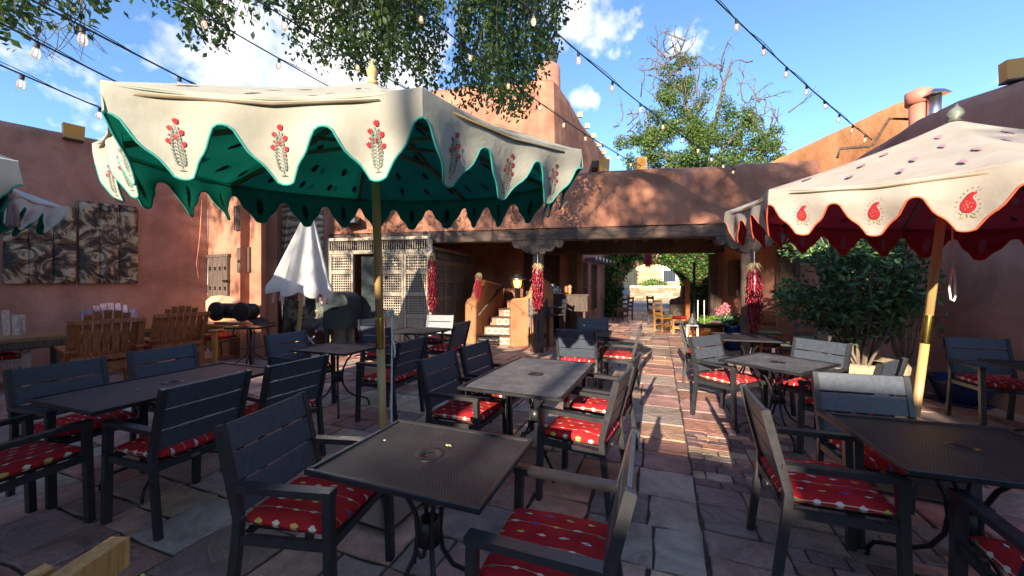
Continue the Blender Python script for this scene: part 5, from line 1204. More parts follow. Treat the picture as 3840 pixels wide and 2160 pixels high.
for (x, y, c, lb) in ((-.30, 1.8, 1, 'yellow leaf beside the centre hole of the nearest mesh table'), (-.62, 1.86, 0, 'tiny pale leaf at the left of the nearest mesh table'), (-2.36, 3.3, 1, 'largest pale leaf on the long left table'), (-2.7, 2.75, 0, 'tiny leaf near the close end of the long left table'), (-2.3, 2.9, 0, 'tiny leaf near the chair side edge of the long left table'), (-2.75, 3.3, 0, 'tiny leaf on the far half of the long left table')):
    mb = MB(); s = .02 if c else .011; a = random.random() * 6; q = [(math.cos(a + k * pi / 3) * s * (1, .55, .45, .9, .45, .55)[k], math.sin(a + k * pi / 3) * s * (1, .55, .45, .9, .45, .55)[k], .001 + .004 * (k % 2)) for k in range(6)]
    mb.add(q, [(0, 1, 2, 3, 4, 5)]); o = mb.build('fallen_leaf', M['fallen_leaf'], label=lb, cat='leaf', group='fallen leaves on the tables'); o.location = (x, y, .731)

# ------------------------------------------------------------------ parasols
SH = ([0, .05, .09, .13, .17, .22, .28, .33, .37, .40, .43, .5], [0, .012, .07, .22, .39, .51, .6, .7, .83, .94, .985, 1.0])
def scal(f): f = f % 1.0; f = min(f, 1 - f); return float(np.interp(f, *SH))
def flower(flat):
    """printed sprig: returns three meshes built from flat shapes in a local x/z frame, height ~ .17"""
    st, lf, rd = MB(), MB(), MB()
    def quad(mb, a, b, w): a = Vector(a); b = Vector(b); n = Vector((-(b - a).y, (b - a).x)).normalized() * w / 2; mb.add([(p.x, 0, p.y) for p in (a + n, b + n, b - n, a - n)], [(0, 1, 2, 3)])
    def leaf(mb, c, ang, l, w): d = Vector((math.cos(ang), math.sin(ang))); n = Vector((-d.y, d.x)); c = Vector(c); P = [c, c + d * l * .4 + n * w, c + d * l, c + d * l * .4 - n * w]; mb.add([(p.x, 0, p.y) for p in P], [(0, 1, 2, 3)])
    quad(st, (0, 0), (0, .155), .0025); quad(st, (-.012, 0), (.012, 0), .003)
    for i in range(10):
        z = .012 + i * .0125
        for s in (-1, 1):
            l = .024 * (1 - abs(i - 3) / 12); quad(st, (0, z), (s * l * .8, z + .014), .0016); leaf(lf, (s * .006, z + .004), (pi / 2 - s * .9), .016, .0035); leaf(lf, (s * l * .7, z + .012), (pi / 2 - s * .5), .015, .0032)
    for (x, z, r_) in ((.008, .165, .0125), (-.018, .142, .011), (.022, .128, .0125), (0, .112, .011), (-.026, .098, .012), (.026, .09, .0115), (-.02, .118, .006), (.018, .07, .006)):
        rd.add([(x + r_ * .8 * a_, 0, z + r_ * .85 * b_) for a_, b_ in ((0, -1), (.75, -.75), (1.05, .1), (.8, .95), (.25, .55), (-.1, 1.15), (-.45, .5), (-1, .6), (-.95, -.3), (-.5, -.85))], [tuple(range(10))])
    for mb in (st, lf, rd): mb.v = [(x * flat, y, z * flat) for x, y, z in mb.v]
    return st, lf, rd
def paisley(flat):
    rd, ol_, lf = MB(), MB(), MB(); P = []
    for k in range(20):
        t = k / 20 * 2 * pi; r_ = .034 * (1 - .35 * math.sin(t)); P.append((r_ * math.cos(t) * .72 + max(0, math.sin(t)) ** 3 * .022, r_ * math.sin(t) * 1.15 + .085 + max(0, math.sin(t)) ** 4 * .03))
    P = [(0, .03), (.012, .031), (.022, .037), (.03, .048), (.034, .06), (.034, .078), (.028, .095), (.02, .108), (.018, .12), (.024, .13), (.036, .136), (.03, .146), (.014, .147), (0, .138), (-.01, .124), (-.018, .11), (-.027, .093), (-.031, .075), (-.03, .055), (-.018, .036)]; rd.add([(x * .82, 0, (z - .08) * .82 + .08) for x, z in P], [tuple(range(20))])
    for k in range(20):
        x, z = P[k]; dx, dz = x - .0, z - .085; l = math.hypot(dx, dz); dx /= l; dz /= l; a = (x + dx * .004, z + dz * .004); b = (x + dx * .012, z + dz * .012)
        ol_.add([(a[0] - dz * .0012, 0, a[1] + dx * .0012), (b[0] - dz * .0012, 0, b[1] + dx * .0012), (b[0] + dz * .0012, 0, b[1] - dx * .0012), (a[0] + dz * .0012, 0, a[1] - dx * .0012)], [(0, 1, 2, 3)])
    for i in range(9):
        a = i * 2.4; r_ = .006 * i ** .5; x, z = r_ * math.cos(a), .075 + r_ * 1.3 * math.sin(a); q_ = .0028
        lf.add([(x - q_, -.0015, z), (x, -.0015, z - q_), (x + q_, -.0015, z), (x, -.0015, z + q_)], [(0, 1, 2, 3)])
    for (x, z, a) in ((-.01, .035, 2.6), (.01, .035, .5), (-.006, .022, 3.6), (.012, .02, -.3), (0, .04, -1.5)):
        lf.add([(x + q * math.cos(a + w_), 0, z + q * .7 * math.sin(a + w_)) for q, w_ in ((0, 0), (.014, .4), (.024, 0), (.014, -.4))], [(0, 1, 2, 3)])
    for mb in (rd, ol_, lf): mb.v = [(x * flat, y, z * flat) for x, y, z in mb.v]
    return rd, ol_, lf
def hangmap(mb, c, ex, off, name, m, parent, fn):
    """place a flat x/z print on the valance surface via fn(along, drop)"""
    b = MB(); b.f = mb.f; b.sm = mb.sm; b.mi = mb.mi; b.v = [tuple(fn(c + x * ex, off - z, .0035)) for x, y, z in mb.v]; return b.build(name, m, parent)
def parasol(base, rot, ang0, ze, rise, label, canvas, lining, piping, Rr_=1.345, vd=(.1, .285), style='flower', finial='bamboo', pole_m='bamboo', full=True, tassels=False, prints=('grey_print', 'red_print'), seed=0):
    t = empty('parasol', base, label=label, cat='parasol'); t.rotation_euler = (R(rot[0]), R(rot[1]), 0)
    vt = [Vector((Rr_ * math.cos(R(ang0 + 45 * k)), Rr_ * math.sin(R(ang0 + 45 * k)), ze)) for k in range(8)]; ap = Vector((0, 0, ze + rise))
    def canopy_shell(off, name, m, par):
        mb = MB(); n = 12; V = []; F = []; idx = {}
        for k in range(8):
            a, b = vt[k], vt[(k + 1) % 8]
            for i in range(n + 1):
                for j in range(n + 1):
                    r_ = max(i / n, .03); p = a.lerp(b, j / n); q = ap.lerp(p, r_)
                    sag = -.035 * math.sin(pi * r_) * (1 - .6 * r_) - .027 * 4 * (j / n) * (1 - j / n) * r_ ** 1.5
                    pin = (4 * (j / n) * (1 - j / n)) * .03 * r_    # edge pulled in between ribs
                    q = Vector((q.x * (1 - pin), q.y * (1 - pin), q.z + sag - off + noise.noise(q * 3 + Vector((seed, 0, 0))) * .008)); V.append(q)
            bs = k * (n + 1) ** 2
            for i in range(n):
                for j in range(n): z = bs + i * (n + 1) + j; F.append((z, z + n + 1, z + n + 2, z + 1))
        mb.add(V, F, True); o = mb.build(name, m, par)
        bm = bmesh.new(); bm.from_mesh(o.data); bmesh.ops.remove_doubles(bm, verts=bm.verts, dist=.0008); bm.to_mesh(o.data); bm.free(); return o
    cano = canopy_shell(0, 'canopy', canvas, t); lin_ = canopy_shell(.007, 'canopy_lining', lining, t)
    NS = 3 * 22
    def vfn(k):
        a, b = vt[k], vt[(k + 1) % 8]; nrm = Vector(((a + b).x, (a + b).y, 0)).normalized(); L_ = (b - a).length
        def f(al, drop, out=0.0):
            tt = al / L_; e = max(0, min(1, tt)); pin = 4 * e * (1 - e) * .03; sag = .045 * 4 * e * (1 - e) * .6 - .004
            p = a.lerp(b, tt); p = Vector((p.x * (1 - pin), p.y * (1 - pin), p.z - sag))
            wob = (math.sin(tt * 3 * 2 * pi + 1.3 + k) * .016 + noise.noise(Vector((tt * 4 + k * 7 + seed, drop * 6, 0))) * .03) * min(1, drop / .12)
            flare = -.06 * (drop / .3) ** 1.5
            return p + nrm * (wob + flare + out) + Vector((0, 0, -drop))
        return f, L_
    V1, V2, F1 = [], [], []; mbo, mbi = MB(), MB(); rows = 9; edge = []
    for k in range(8):
        f, L_ = vfn(k); Vo = []; Vi = []; F = []
        for j in range(NS + 1):
            al = L_ * j / NS; bot = vd[0] + (vd[1] - vd[0]) * scal(3 * j / NS)
            for i in range(rows + 1): d = bot * i / rows; Vo.append(f(al, d)); Vi.append(f(al, d, -.005))
            edge.append((k, f(al, bot, -.002)))
        for j in range(NS):
            for i in range(rows): z = j * (rows + 1) + i; F.append((z, z + 1, z + rows + 2, z + rows + 1))
        mbo.add(Vo, F, True); mbi.add(Vi, F, True)
    va = mbo.build('valance', canvas, t); mbi.build('valance_lining', lining, t)
    mb = MB(); P = [p for k, p in edge]
    Pd = [P[0]]
    for p in P[1:]:
        if (p - Pd[-1]).length > .003: Pd.append(p)
    mb.tube(Pd, .0048, 6, closed=False); mb.build('piping', piping, va)
    if full:
        allm = [MB(), MB(), MB()]
        for k in range(8):
            f, L_ = vfn(k)
            for s in range(3):
                c = L_ * (s + .5) / 3
                shapes = flower(.97) if style == 'flower' else paisley(.98)
                for q, sh in enumerate(shapes):
                    allm[q].v += []
                    b = MB(); b.add([tuple(f(c + x, (.255 if style == 'flower' else .235) - z, .004 - y)) for x, y, z in sh.v], sh.f); allm[q].add(b.v, b.f)
        ms = (M['grey_print'], M['grey_print'], M['red_print']) if style == 'flower' else ((M['red_print'], M['grey_print'], M['olive_print']) if style == 'paisley' else (M['violet_print'],) * 3)
        for q, nm in enumerate(('printed_stems', 'printed_leaves', 'printed_blossoms')): allm[q].build(nm, ms[q], va, kind='stuff')
        # prints on the canopy top and dark show-through prints on the lining
        tp, lp = MB(), MB()
        for k in range(8):
            a, b = vt[k], vt[(k + 1) % 8]
            for (r_, cnt) in ((.3, 1), (.5, 2), (.68, 3), (.86, 4)):
                for j in range(cnt):
                    e = (j + .5) / cnt + (.06 if cnt % 2 else -.06); p = a.lerp(b, e); rd_ = ap.lerp(p, r_); tang = (b - a).normalized(); rad = (p - ap).normalized(); nr = tang.cross(rad); nr = nr if nr.z > 0 else -nr
                    sag = lambda rr_, ee: -.035 * math.sin(pi * rr_) * (1 - .6 * rr_) - .027 * 4 * ee * (1 - ee) * rr_ ** 1.5
                    h = .062; w = .02
                    for (mbb, off, sc, up) in ((tp, .008, .8, 1), (lp, -.018, 1.0, 1)):
                        n = 16; V = []
                        for q in range(n):
                            aa = 2 * pi * q / n; x = math.cos(aa) * h * sc * (1 if q % 2 else .82); y = math.sin(aa) * w * sc * (1.15 if q % 2 else .8)
                            if style == 'paisley' : y += .25 * x * (x > 0)
                            r2 = r_ + x / 1.45; z = sag(min(1, max(0, r2)), e); pp = rd_ + rad * x + tang * y; pp.z += z + off + noise.noise(pp * 3 + Vector((seed, 0, 0))) * .008 ; V.append(pp)
                        mbb.add(V, [tuple(range(n))])
            f, L_ = vfn(k)
            for s in range(3):
                c = L_ * (s + .5) / 3; n = 20
                lp.add([tuple(f(c + math.cos(2 * pi * q / n) * .024 * (1.2 if q % 2 else .8), .16 + math.sin(2 * pi * q / n) * .068 * (1.08 if q % 2 else .9), -.0075)) for q in range(n)], [tuple(range(n))])
        tp.build('canopy_prints', M['violet_print'] if style != 'paisley' else M['maroon_print'], cano, kind='stuff'); lp.build('lining_prints', M['dark_print'] if style != 'paisley' else M['maroon_print'], lin_, kind='stuff')
    # frame
    hub = Vector((0, 0, ze + rise - .1)); hub2 = Vector((0, 0, ze + .16))
    for k in range(8):
        d = vt[k]; e = Vector((d.x * .985, d.y * .985, ze - .02)); mid = hub.lerp(e, .5) - Vector((0, 0, .045)); mb = MB(); mb.beam(hub, mid, .022, .03); mb.beam(mid, e, .022, .028); mb.build('rib', M['rib'], t)
        mb = MB(); mb.beam(hub2 + Vector((d.x, d.y, 0)).normalized() * .05, mid + Vector((0, 0, -.012)), .018, .022); mb.build('strut', M['rib'], t)
    mb = MB()
    for k in range(8): a, b = vt[k] * .985, vt[(k + 1) % 8] * .985; mb.tube([(a.x, a.y, ze - .03), ((a.x + b.x) / 2 * .985, (a.y + b.y) / 2 * .985, ze - .05), (b.x, b.y, ze - .03)], .006, 4)
    mb.build('eave_cord', M['rib'], t)
    mb = MB(); mb.lathe([(.028, ze + rise - .16), (.06, ze + rise - .14), (.06, ze + rise - .07), (.03, ze + rise - .05)], 14); mb.lathe([(.03, ze + .1), (.06, ze + .12), (.06, ze + .19), (.03, ze + .21)], 14); mb.build('hub', M['rib'], t)
    f1 = 1.06; f2 = 1.27
    mb = MB(); mb.lathe([(.0265, .05), (.0265, f1 + .01)], 18); mb.lathe([(.0265, f2 - .01), (.0265, ze + rise - .02)], 18); mb.build('pole', M[pole_m], t)
    mb = MB(); mb.lathe([(.029, f1), (.0295, f1 + .004), (.0295, f2 - .004), (.029, f2)], 18); mb.build('brass_ferrule', M['brass'], t)
    zf = ze + rise - .015; s_ = .8
    mb = MB(); mb.lathe([(.045 * s_, zf), (.045 * s_, zf + .02), (.025 * s_, zf + .035), (.042 * s_, zf + .06), (.045 * s_, zf + .085), (.028 * s_, zf + .115), (.012 * s_, zf + .13), (.012 * s_, zf + .15), (.003, zf + .165)] if finial == 'bamboo' else [(.045, zf), (.03, zf + .02), (.05, zf + .05), (.035, zf + .085), (.01, zf + .11), (.003, zf + .13)], 14); mb.build('finial', M['bamboo'] if finial == 'bamboo' else M['patina'], t)
    mb = MB(); mb.box((0, 0, .028), (.62, .62, .016), Matrix.Rotation(R(-24), 3, 'Z'), 0, .004); mb.lathe([(.045, .03), (.045, .06), (.034, .07), (.034, .3)], 18); o = mb.build('base_plate', M['table_rim'], t); o.rotation_euler = (-R(rot[0]), -R(rot[1]), 0)
    if tassels:
        for k in range(8):
            p = vt[k]; mb = MB(); mb.lathe([(.012, 0), (.02, -.015), (.008, -.03), (.013, -.04), (.015, -.05), (.021, -.14), (.02, -.14)], 10, (p.x * .99, p.y * .99, ze - .13)); mb.build('tassel', M['tassel_dark'], t)
    return t
parasol((-.885, 2.66, 0), (4.0, -.3), -63.9, 2.25, .55, 'large open cream parasol with green lining, red flower sprigs and teal piping', M['canvas'], M['lining_green'], M['teal'])
parasol((2.965, 2.87, 0), (3.4, 3.9), 187.5, 2.05, .62, 'open cream parasol on the right with maroon lining, paisley prints and orange piping', M['canvas'], M['lining_red'], M['orange'], style='paisley', finial='stone', Rr_=1.39, seed=4)
parasol((-3.1, .75, 0), (0, 0), 37.8, 2.0, .6, 'white parasol at the left edge with a dark tassel at its corner', M['canvas_white'], M['lining_navy'], M['teal'], style='violet', tassels=True, seed=8)
parasol((-5.5, 2.93, 0), (0, 0), 54.7, 2.3, .6, 'white parasol with green lining farther behind at the left edge', M['canvas_white'], M['lining_green'], M['teal'], style='violet', seed=12)
# ropes
rp = empty('parasol_rope', (-.82, 2.6, 0), label='white rope tied down the front parasol pole', cat='rope')
mb = MB(); mb.tube([(.0, -.0, 1.32), (.012, -.03, 1.2), (.008, -.03, .6), (.012, -.03, .2)], .006, 6); mb.build('line', M['rope'], rp)
mb = MB(); mb.tube([(-.0 + .022 * math.cos(q * .9), -.03 + .012 * math.sin(q * 1.7), 1.3 + .018 * math.sin(q * 1.3)) for q in range(22)], .0065, 6); mb.build('knot', M['rope'], rp); mb = MB(); mb.tube([(.012, -.03, 1.12), (.03, -.04, 1.08), (.035, -.04, 1.04), (.03, -.035, 1.0)], .007, 6); mb.build('rope_end', M['rope'], rp)
p = P3(3573, 1060, 2.72); rp = empty('rope_loop', (p.x, p.y, 0), label='white rope loop hanging under the red lined parasol', cat='rope')
mb = MB(); mb.tube([(-.005, 0, 2.0), (0, 0, zat(1000, 2.72))], .006, 6); mb.tube([(0, 0, zat(1000, 2.72)), (-.012, 0, zat(1030, 2.72)), (-.025, 0, zat(1085, 2.72)), (-.015, 0, zat(1122, 2.72)), (.005, 0, zat(1130, 2.72)), (.018, 0, zat(1110, 2.72)), (.014, 0, zat(1050, 2.72)), (.004, 0, zat(1005, 2.72))], .007, 6); mb.build('loop', M['rope'], rp)
# closed parasol
cp_ = empty('closed_parasol', (-3.42, 6.0, 0), label='closed white parasol with pink tassels in front of the carved panel', cat='parasol'); cp_.rotation_euler = (R(1), R(5.5), 0)
mb = MB(); mb.lathe([(.03, 0), (.03, 2.7)], 12); mb.build('pole', M['bamboo'], cp_); mb = MB(); mb.lathe([(.25, 0), (.25, .05), (.05, .07), (.045, .25)], 20); mb.build('base', M['table_rim'], cp_)
mb = MB(); nz_, nt_ = 30, 96; V = []
for i in range(nz_ + 1):
    f = i / nz_; z = 2.68 - f * 1.33; Rz = .025 + .45 * f ** .98 + (.03 * math.sin(min(1, max(0, (f - .86) / .14)) * pi))
    for j in range(nt_):
        a = 2 * pi * j / nt_; fold = math.cos(8 * a + .6 * math.sin(3 * a)); fd_ = .32 * min(1, f * 2.5); rr_ = Rz * (1 - fd_ * .5 + fd_ * .5 * (abs(fold) ** .6 * (1 if fold > 0 else -1))) * (1 + .05 * math.sin(a * 3 + f * 3))
        hem = .035 * math.cos(8 * a) if i == nz_ else 0
        V.append((math.cos(a) * rr_, math.sin(a) * rr_, z - hem))
mb.add(V, [(i * nt_ + j, i * nt_ + (j + 1) % nt_, (i + 1) * nt_ + (j + 1) % nt_, (i + 1) * nt_ + j) for i in range(nz_) for j in range(nt_)], True); mb.build('folded_canopy', M['canvas_white'], cp_)
for k in range(8):
    a = 2 * pi * (k + .5) / 8 + .2; x, y = .37 * math.cos(a), .37 * math.sin(a); mb = MB(); mb.lathe([(.006, .06), (.016, .04), (.009, .025), (.017, .01), (.023, -.11), (.02, -.115)], 8, (x, y, 1.3)); mb.build('tassel', M['tassel'], cp_)

# ------------------------------------------------------------------ string lights
BM = {}
mb = MB(); mb.lathe([(.013, 0), (.014, -.03), (.011, -.038)], 8); BM['socket'] = mb.mesh('socket', M['cable'])
mb = MB(); mb.lathe([(.010, -.036), (.017, -.055), (.0225, -.078), (.02, -.098), (.01, -.109), (.002, -.111)], 12); BM['glass'] = mb.mesh('bulb', M['bulb'])
mb = MB(); mb.tube([(-.004, 0, -.05), (-.005, 0, -.085), (.0, 0, -.09), (.005, 0, -.085), (.004, 0, -.05)], .0022, 4); BM['fil'] = mb.mesh('filament', M['filament'])
def string(a, b, sag, n, label, t0=.04, t1=.97):
    a = Vector(a); b = Vector(b); t = empty('string_light', tuple(a), label=label, cat='string lights', group='strings of bulbs over the courtyard')
    def P(f): p = a.lerp(b, f); p.z -= sag * 4 * f * (1 - f); return p - a
    mb = MB(); mb.tube([P(i / 40) for i in range(41)], .0065, 5); mb.tube([P(i / 40) + Vector((.012 * math.sin(i * .9), 0, .012 + .01 * math.cos(i * .7))) for i in range(41)], .003, 4); mb.build('cable', M['cable'], t)
    for i in range(n):
        p = P(t0 + (t1 - t0) * i / max(1, n - 1)); rx, ry = random.uniform(-.15, .15), random.uniform(-.15, .15)
        so = link('socket', BM['socket'], t, tuple(p)); so.rotation_euler = (rx, ry, 0)
        g = link('bulb', BM['glass'], so); link('filament', BM['fil'], so)
string(P3(2660, -25, 3.3), P3(3270, 525, 5.9), .05, 8, 'string of seven bulbs crossing the empty blue sky at the right', .1, .93)
string(P3(1925, -20, 3.0), P3(2760, 636, 7.4), .12, 10, 'string of bulbs running from the top middle down to the parapet')
string(P3(1490, -30, 3.3), P3(2420, 630, 8.2), .14, 10, 'string of bulbs passing in front of the tall building chimney slope')
string(P3(944, -10, 3.0), P3(2130, 640, 8.0), .1, 9, 'string of bulbs passing through the hanging leaves above the parasol')
string(P3(640, -15, 3.0), (-.44, 8.3, 3.98), .08, 9, 'string of bulbs starting above the parasol finial and running behind it')
string(P3(100, -10, 2.0), (-2.9, 8.8, 3.98), .06, 10, 'string of bulbs ending behind the left corner of the cream parasol')
string(P3(-40, 65, 2.2), (-4.5, 9.0, 4.0), .06, 9, 'middle one of the strings of bulbs above the left wall')
string(P3(-40, 226, 2.6), (-6, 8.9, 4.2), .05, 8, 'lowest string of bulbs above the left wall')

# ------------------------------------------------------------------ varnished slatted armchairs and plank table at the left
def patio_chair(loc, ang, woodm, label, cush=True, parts=True):
    t = empty('slatted_wood_chair', loc, R(ang), label=label, cat='chair', group='arched back wooden armchairs')
    for s in (-1, 1):
        mb = MB(); mb.beam((.26, s * .31, 0), (.26, s * .31, .6), .09, .04, (1, 0, 0)); mb.build('front_leg', woodm, t)
        mb = MB(); mb.beam((-.3, s * .33, 0), (-.24, s * .33, .45), .08, .035, (1, 0, 0)); mb.beam((-.24, s * .33, .44), (-.44, s * .33, 1.0), .07, .035, (1, 0, 0)); mb.build('rear_leg', woodm, t)
        mb = MB(); mb.beam((-.4, s * .33, .615), (.36, s * .34, .62), .12, .026, (0, 0, 1)); mb.build('arm_rest', woodm, t)
    for a, b, w1, h1 in (((-.46, -.37, .99), (-.46, .37, .99), .035, .055), ((-.3, -.34, .5), (-.3, .34, .5), .03, .06), ((.25, -.29, .36), (.25, .29, .36), .03, .1), ((-.25, -.29, .36), (-.25, .29, .36), .03, .1)):
        mb = MB(); mb.beam(a, b, w1, h1, (0, 0, 1)); mb.build('cross_rail', woodm, t)
    n = 7
    for i in range(n):
        y = -.27 + .54 * i / (n - 1); h = .21 * (1 - (y / .3) ** 2) ** .8 if abs(y) < .25 else -.02
        if i in (0, n - 1): h = .04
        mb = MB(); a = Vector((-.2, y, .43)); b = Vector((-.395 - .08 * max(0, h), y, .98 + max(-.02, h * .75))); mb.beam(a, b, .074, .02, (1, 0, 0), .003)
        if False: pass
        mb.build('back_slat', woodm, t)
    for i in range(6): mb = MB(); x = -.2 + i * .09; mb.beam((x, -.29, .415), (x, .29, .415), .075, .02, (0, 0, 1)); mb.build('seat_slat', woodm, t)
    if cush:
        V, F = rounded_pad(.5, .52, .08, 10, seed=3); mb = MB(); mb.add([(x + .03, y, z + .465) for x, y, z in V], F, True); mb.build('cushion', M['cushion'], t)
    return t
W_ = dirL; wn = Vector((dirL.y, -dirL.x))      # wn points from the left wall into the courtyard
wall_ang = math.degrees(math.atan2(wn.y, wn.x))
patio_chair((-7.35, 5.35, 0), wall_ang, M['cedar_pale'], 'sun bleached wooden armchair against the left wall at the left edge')
patio_chair((-6.95, 6.75, 0), wall_ang + 4, M['cedar_mauve'], 'mauve stained wooden armchair against the left wall behind the plank table')
patio_chair((-5.75, 5.35, 0), wall_ang + 178, M['plank_end'], 'varnished brown wooden armchair seen from behind, left one of the two')
patio_chair((-5.7, 6.35, 0), wall_ang + 186, M['plank_end'], 'varnished brown wooden armchair seen from behind, right one of the two')
patio_chair((-5.75, 7.45, 0), wall_ang - 75, M['cedar_gold'], 'golden wooden armchair lit by the sun beside the black smoker')
patio_chair((-6.35, 4.1, 0), wall_ang + 180, M['plank_end'], 'brown wooden armchair cut by the left edge')
pt = empty('plank_table', (-6.75, 5.95, 0), math.atan2(dirL.y, dirL.x), label='long thick live edge plank table in front of the left wall', cat='table')
for k, y in enumerate((-.2, .0, .2)):
    mb = MB(); mb.box((0, y, .7), (3.6, .195, .07), None, 0, .01); mb.build('plank', M['table_plank'], pt)
for x in (-1.5, -.2, 1.3): mb = MB(); mb.box((x, 0, .33), (.12, .5, .66), None, 0, .01); mb.build('trestle_leg', M['dark_wood'], pt)
mb = MB(); mb.box((0, -.26, .63), (3.6, .06, .12), None, 0, .02); mb.build('apron', M['dark_wood'], pt)
patio_chair((-1.205, .36, 0), 180, M['cedar_gold'], 'corner of a golden wooden chair back at the bottom left edge', cush=False)

# ------------------------------------------------------------------ smoker on a small table, chests
sm = empty('bistro_stand', (-4.62, 6.75, 0), label='small black stand with curled legs holding the black smoker', cat='stand')
mb = MB(); mb.box((0, 0, .72), (.62, .46, .03), None, 0, .005); mb.build('stand_top', M['table_rim'], sm)
for i in range(4):
    a = pi / 4 + i * pi / 2; mb = MB(); mb.tube([(math.cos(a) * q, math.sin(a) * q, z) for q, z in ((.24, .7), (.3, .5), (.2, .36), (.04, .34), (.06, .24), (.2, .12), (.33, .09), (.36, 0))], .012, 6); mb.build('leg', M['table_rim'], sm)
mb = MB(); mb.lathe([(.022, 0), (.022, .7)], 10); mb.build('column', M['table_rim'], sm)
sk = empty('barrel_smoker', (-4.78, 6.72, .74), R(-12), label='black double drum smoker grill on the small stand by the orange pier', cat='grill')
for s in (-1, 1): mb = MB(); mb.lathe([(.02, -.012), (.14, -.01), (.165, .0), (.165, .04), (.14, .05), (.02, .055)], 24, (s * .26, -.24, .27), axis='y'); auto_smooth(mb.build('drum_lid', M['black_plastic'], sk), 30)
mb = MB(); mb.tube([(-.33, -.06, .27), (.33, -.06, .27)], .135, 20); mb.build('drum', M['black_plastic'], sk)
mb = MB(); mb.box((-.1, -.02, .06), (.5, .34, .05), None, 0, .01); mb.build('fire_tray', M['steel'], sk); mb = MB(); mb.box((.38, 0, .1), (.2, .3, .02), Matrix.Rotation(.5, 3, 'Y')); mb.box((.46, 0, .05), (.2, .34, .02)); mb.build('side_shelf', M['black_plastic'], sk)
c1p = on_line(1150, INN, (-4.38, FAC(-4.38))); cz = 9.0
ch1 = empty('painted_chest', (P3(1150, 1061, 8.75).x, 8.75, 0), R(-12), label='patinated painted cupboard with a scalloped apron behind the closed parasol', cat='cabinet')
mb = MB(); mb.box((0, .12, .84), (1.08, .4, .68), None, 0, .02); mb.build('body', M['patina'], ch1)
ol = [(-.54, .52), (.54, .52)] + [(.54 - i * .09, .40 + (.05 * (i % 2)) - (.03 if i % 2 == 0 else 0)) for i in range(13)]
mb = MB(); mb.prism(ol, -.11, -.085, lambda a, b, h: (a, h, b)); mb.build('apron', M['patina'], ch1)
mb = MB()
for cx_ in (-.3, 0, .3):
    for s in (-1, 1): mb.tube([(cx_ + s * (.03 + .01 * q) * math.cos(q * .55), -.1, .82 + (.03 + .01 * q) * math.sin(q * .55)) for q in range(11)], .008, 5)
mb.build('scrollwork', M['pot_pale'], ch1)
mb = MB(); mb.tube([(-.1, -.15, .12), (.1, -.12, .16), (.3, -.12, .3)], .022, 6); mb.tube([(.12, -.14, .32), (.3, -.12, .12)], .022, 6); mb.build('crossed_feet', M['canvas_white'], ch1)
for s in (-1, 1): mb = MB(); mb.beam((s * .48, .1, 0), (s * .48, .1, .52), .05, .05); mb.build('leg', M['dark_wood'], ch1)
ch2 = empty('dome_chest', (P3(1262, 1061, 8.35).x, 8.35, 0), R(-12), label='worn blue chest with a curved lid beside the lattice screen', cat='cabinet')
ol = [(-.3, .5), (.3, .5), (.3, 1.1)] + [(.3 * math.cos(q / 8 * pi * .5) - .0, 1.1 + .2 * math.sin(q / 8 * pi * .5)) for q in range(1, 9)] + [(-.28, 1.3), (-.3, 1.25)]
mb = MB(); mb.prism(ol, -.05, .45, lambda a, b, h: (a, h, b)); mb.build('body', M['patina_blue'], ch2)
mb = MB(); mb.box((0, -.06, .95), (.14, .03, .05)); mb.build('pull', M['iron'], ch2)
for s in (-1, 1): mb = MB(); mb.beam((s * .25, .0, 0), (s * .25, .0, .5), .05, .05); mb.build('leg', M['patina_blue'], ch2)

# ------------------------------------------------------------------ bar stools, sideboard and its things
def stool(loc, ang, label):
    t = empty('bar_chair', loc, R(ang), label=label, cat='bar chair', group='black bar chairs by the stair')
    for a, b in ((.2, .2), (.2, -.2)): mb = MB(); mb.beam((a, b, 0), (a - .02, b, .74), .034, .034, (1, 0, 0)); mb.build('front_leg', M['frame'], t)
    for b in (.2, -.2): mb = MB(); mb.beam((-.24, b, 0), (-.19, b, .74), .034, .034, (1, 0, 0)); mb.beam((-.19, b, .73), (-.25, b, 1.16), .034, .03, (1, 0, 0)); mb.build('rear_leg', M['frame'], t)
    mb = MB(); mb.box((0, 0, .755), (.44, .44, .035), None, 0, .006); mb.build('seat', M['frame'], t)
    for z in (.25, .3): mb = MB(); mb.beam((.2, -.2, z), (.2, .2, z), .025, .025); mb.build('foot_rail', M['frame'], t)
    for k in range(3): mb = MB(); z = .84 + k * .11; mb.beam((-.2 - (z - .74) * .14, -.2, z), (-.2 - (z - .74) * .14, .2, z), .018, .095, (0, 0, 1)); mb.build('back_slat', M['slat'], t)
    for b in (.2, -.2): mb = MB(); mb.beam((-.2, b, .93), (.16, b, .94), .04, .022, (0, 0, 1)); mb.beam((.15, b, .74), (.15, b, .93), .03, .03, (1, 0, 0)); mb.build('arm_rest', M['frame'], t)
    return t
stool((.62, 8.7, 0), 80, 'tall black bar chair just behind the portal post, left one')
stool((1.0, 9.1, 0), 190, 'tall black bar chair just behind the portal post, right one')
sbp = P3(2100, 1061, 9.9); sb_ = empty('sideboard', (sbp.x, sbp.y, 0), FANG, label='dark wooden sideboard with open legs right of the stair wall', cat='sideboard')
mb = MB(); mb.box((.1, 0, .98), (1.2, .45, .4), None, 0, .01); mb.build('body', M['dark_wood'], sb_)
for a, b in ((-.42, -.18), (.62, -.18), (.62, .18), (-.42, .18)): mb = MB(); mb.beam((a, b, 0), (a, b, .8), .05, .05, (1, 0, 0)); mb.build('leg', M['dark_wood'], sb_)
mb = MB(); mb.box((.1, 0, 1.195), (1.26, .5, .03)); mb.build('top', M['dark_wood'], sb_)
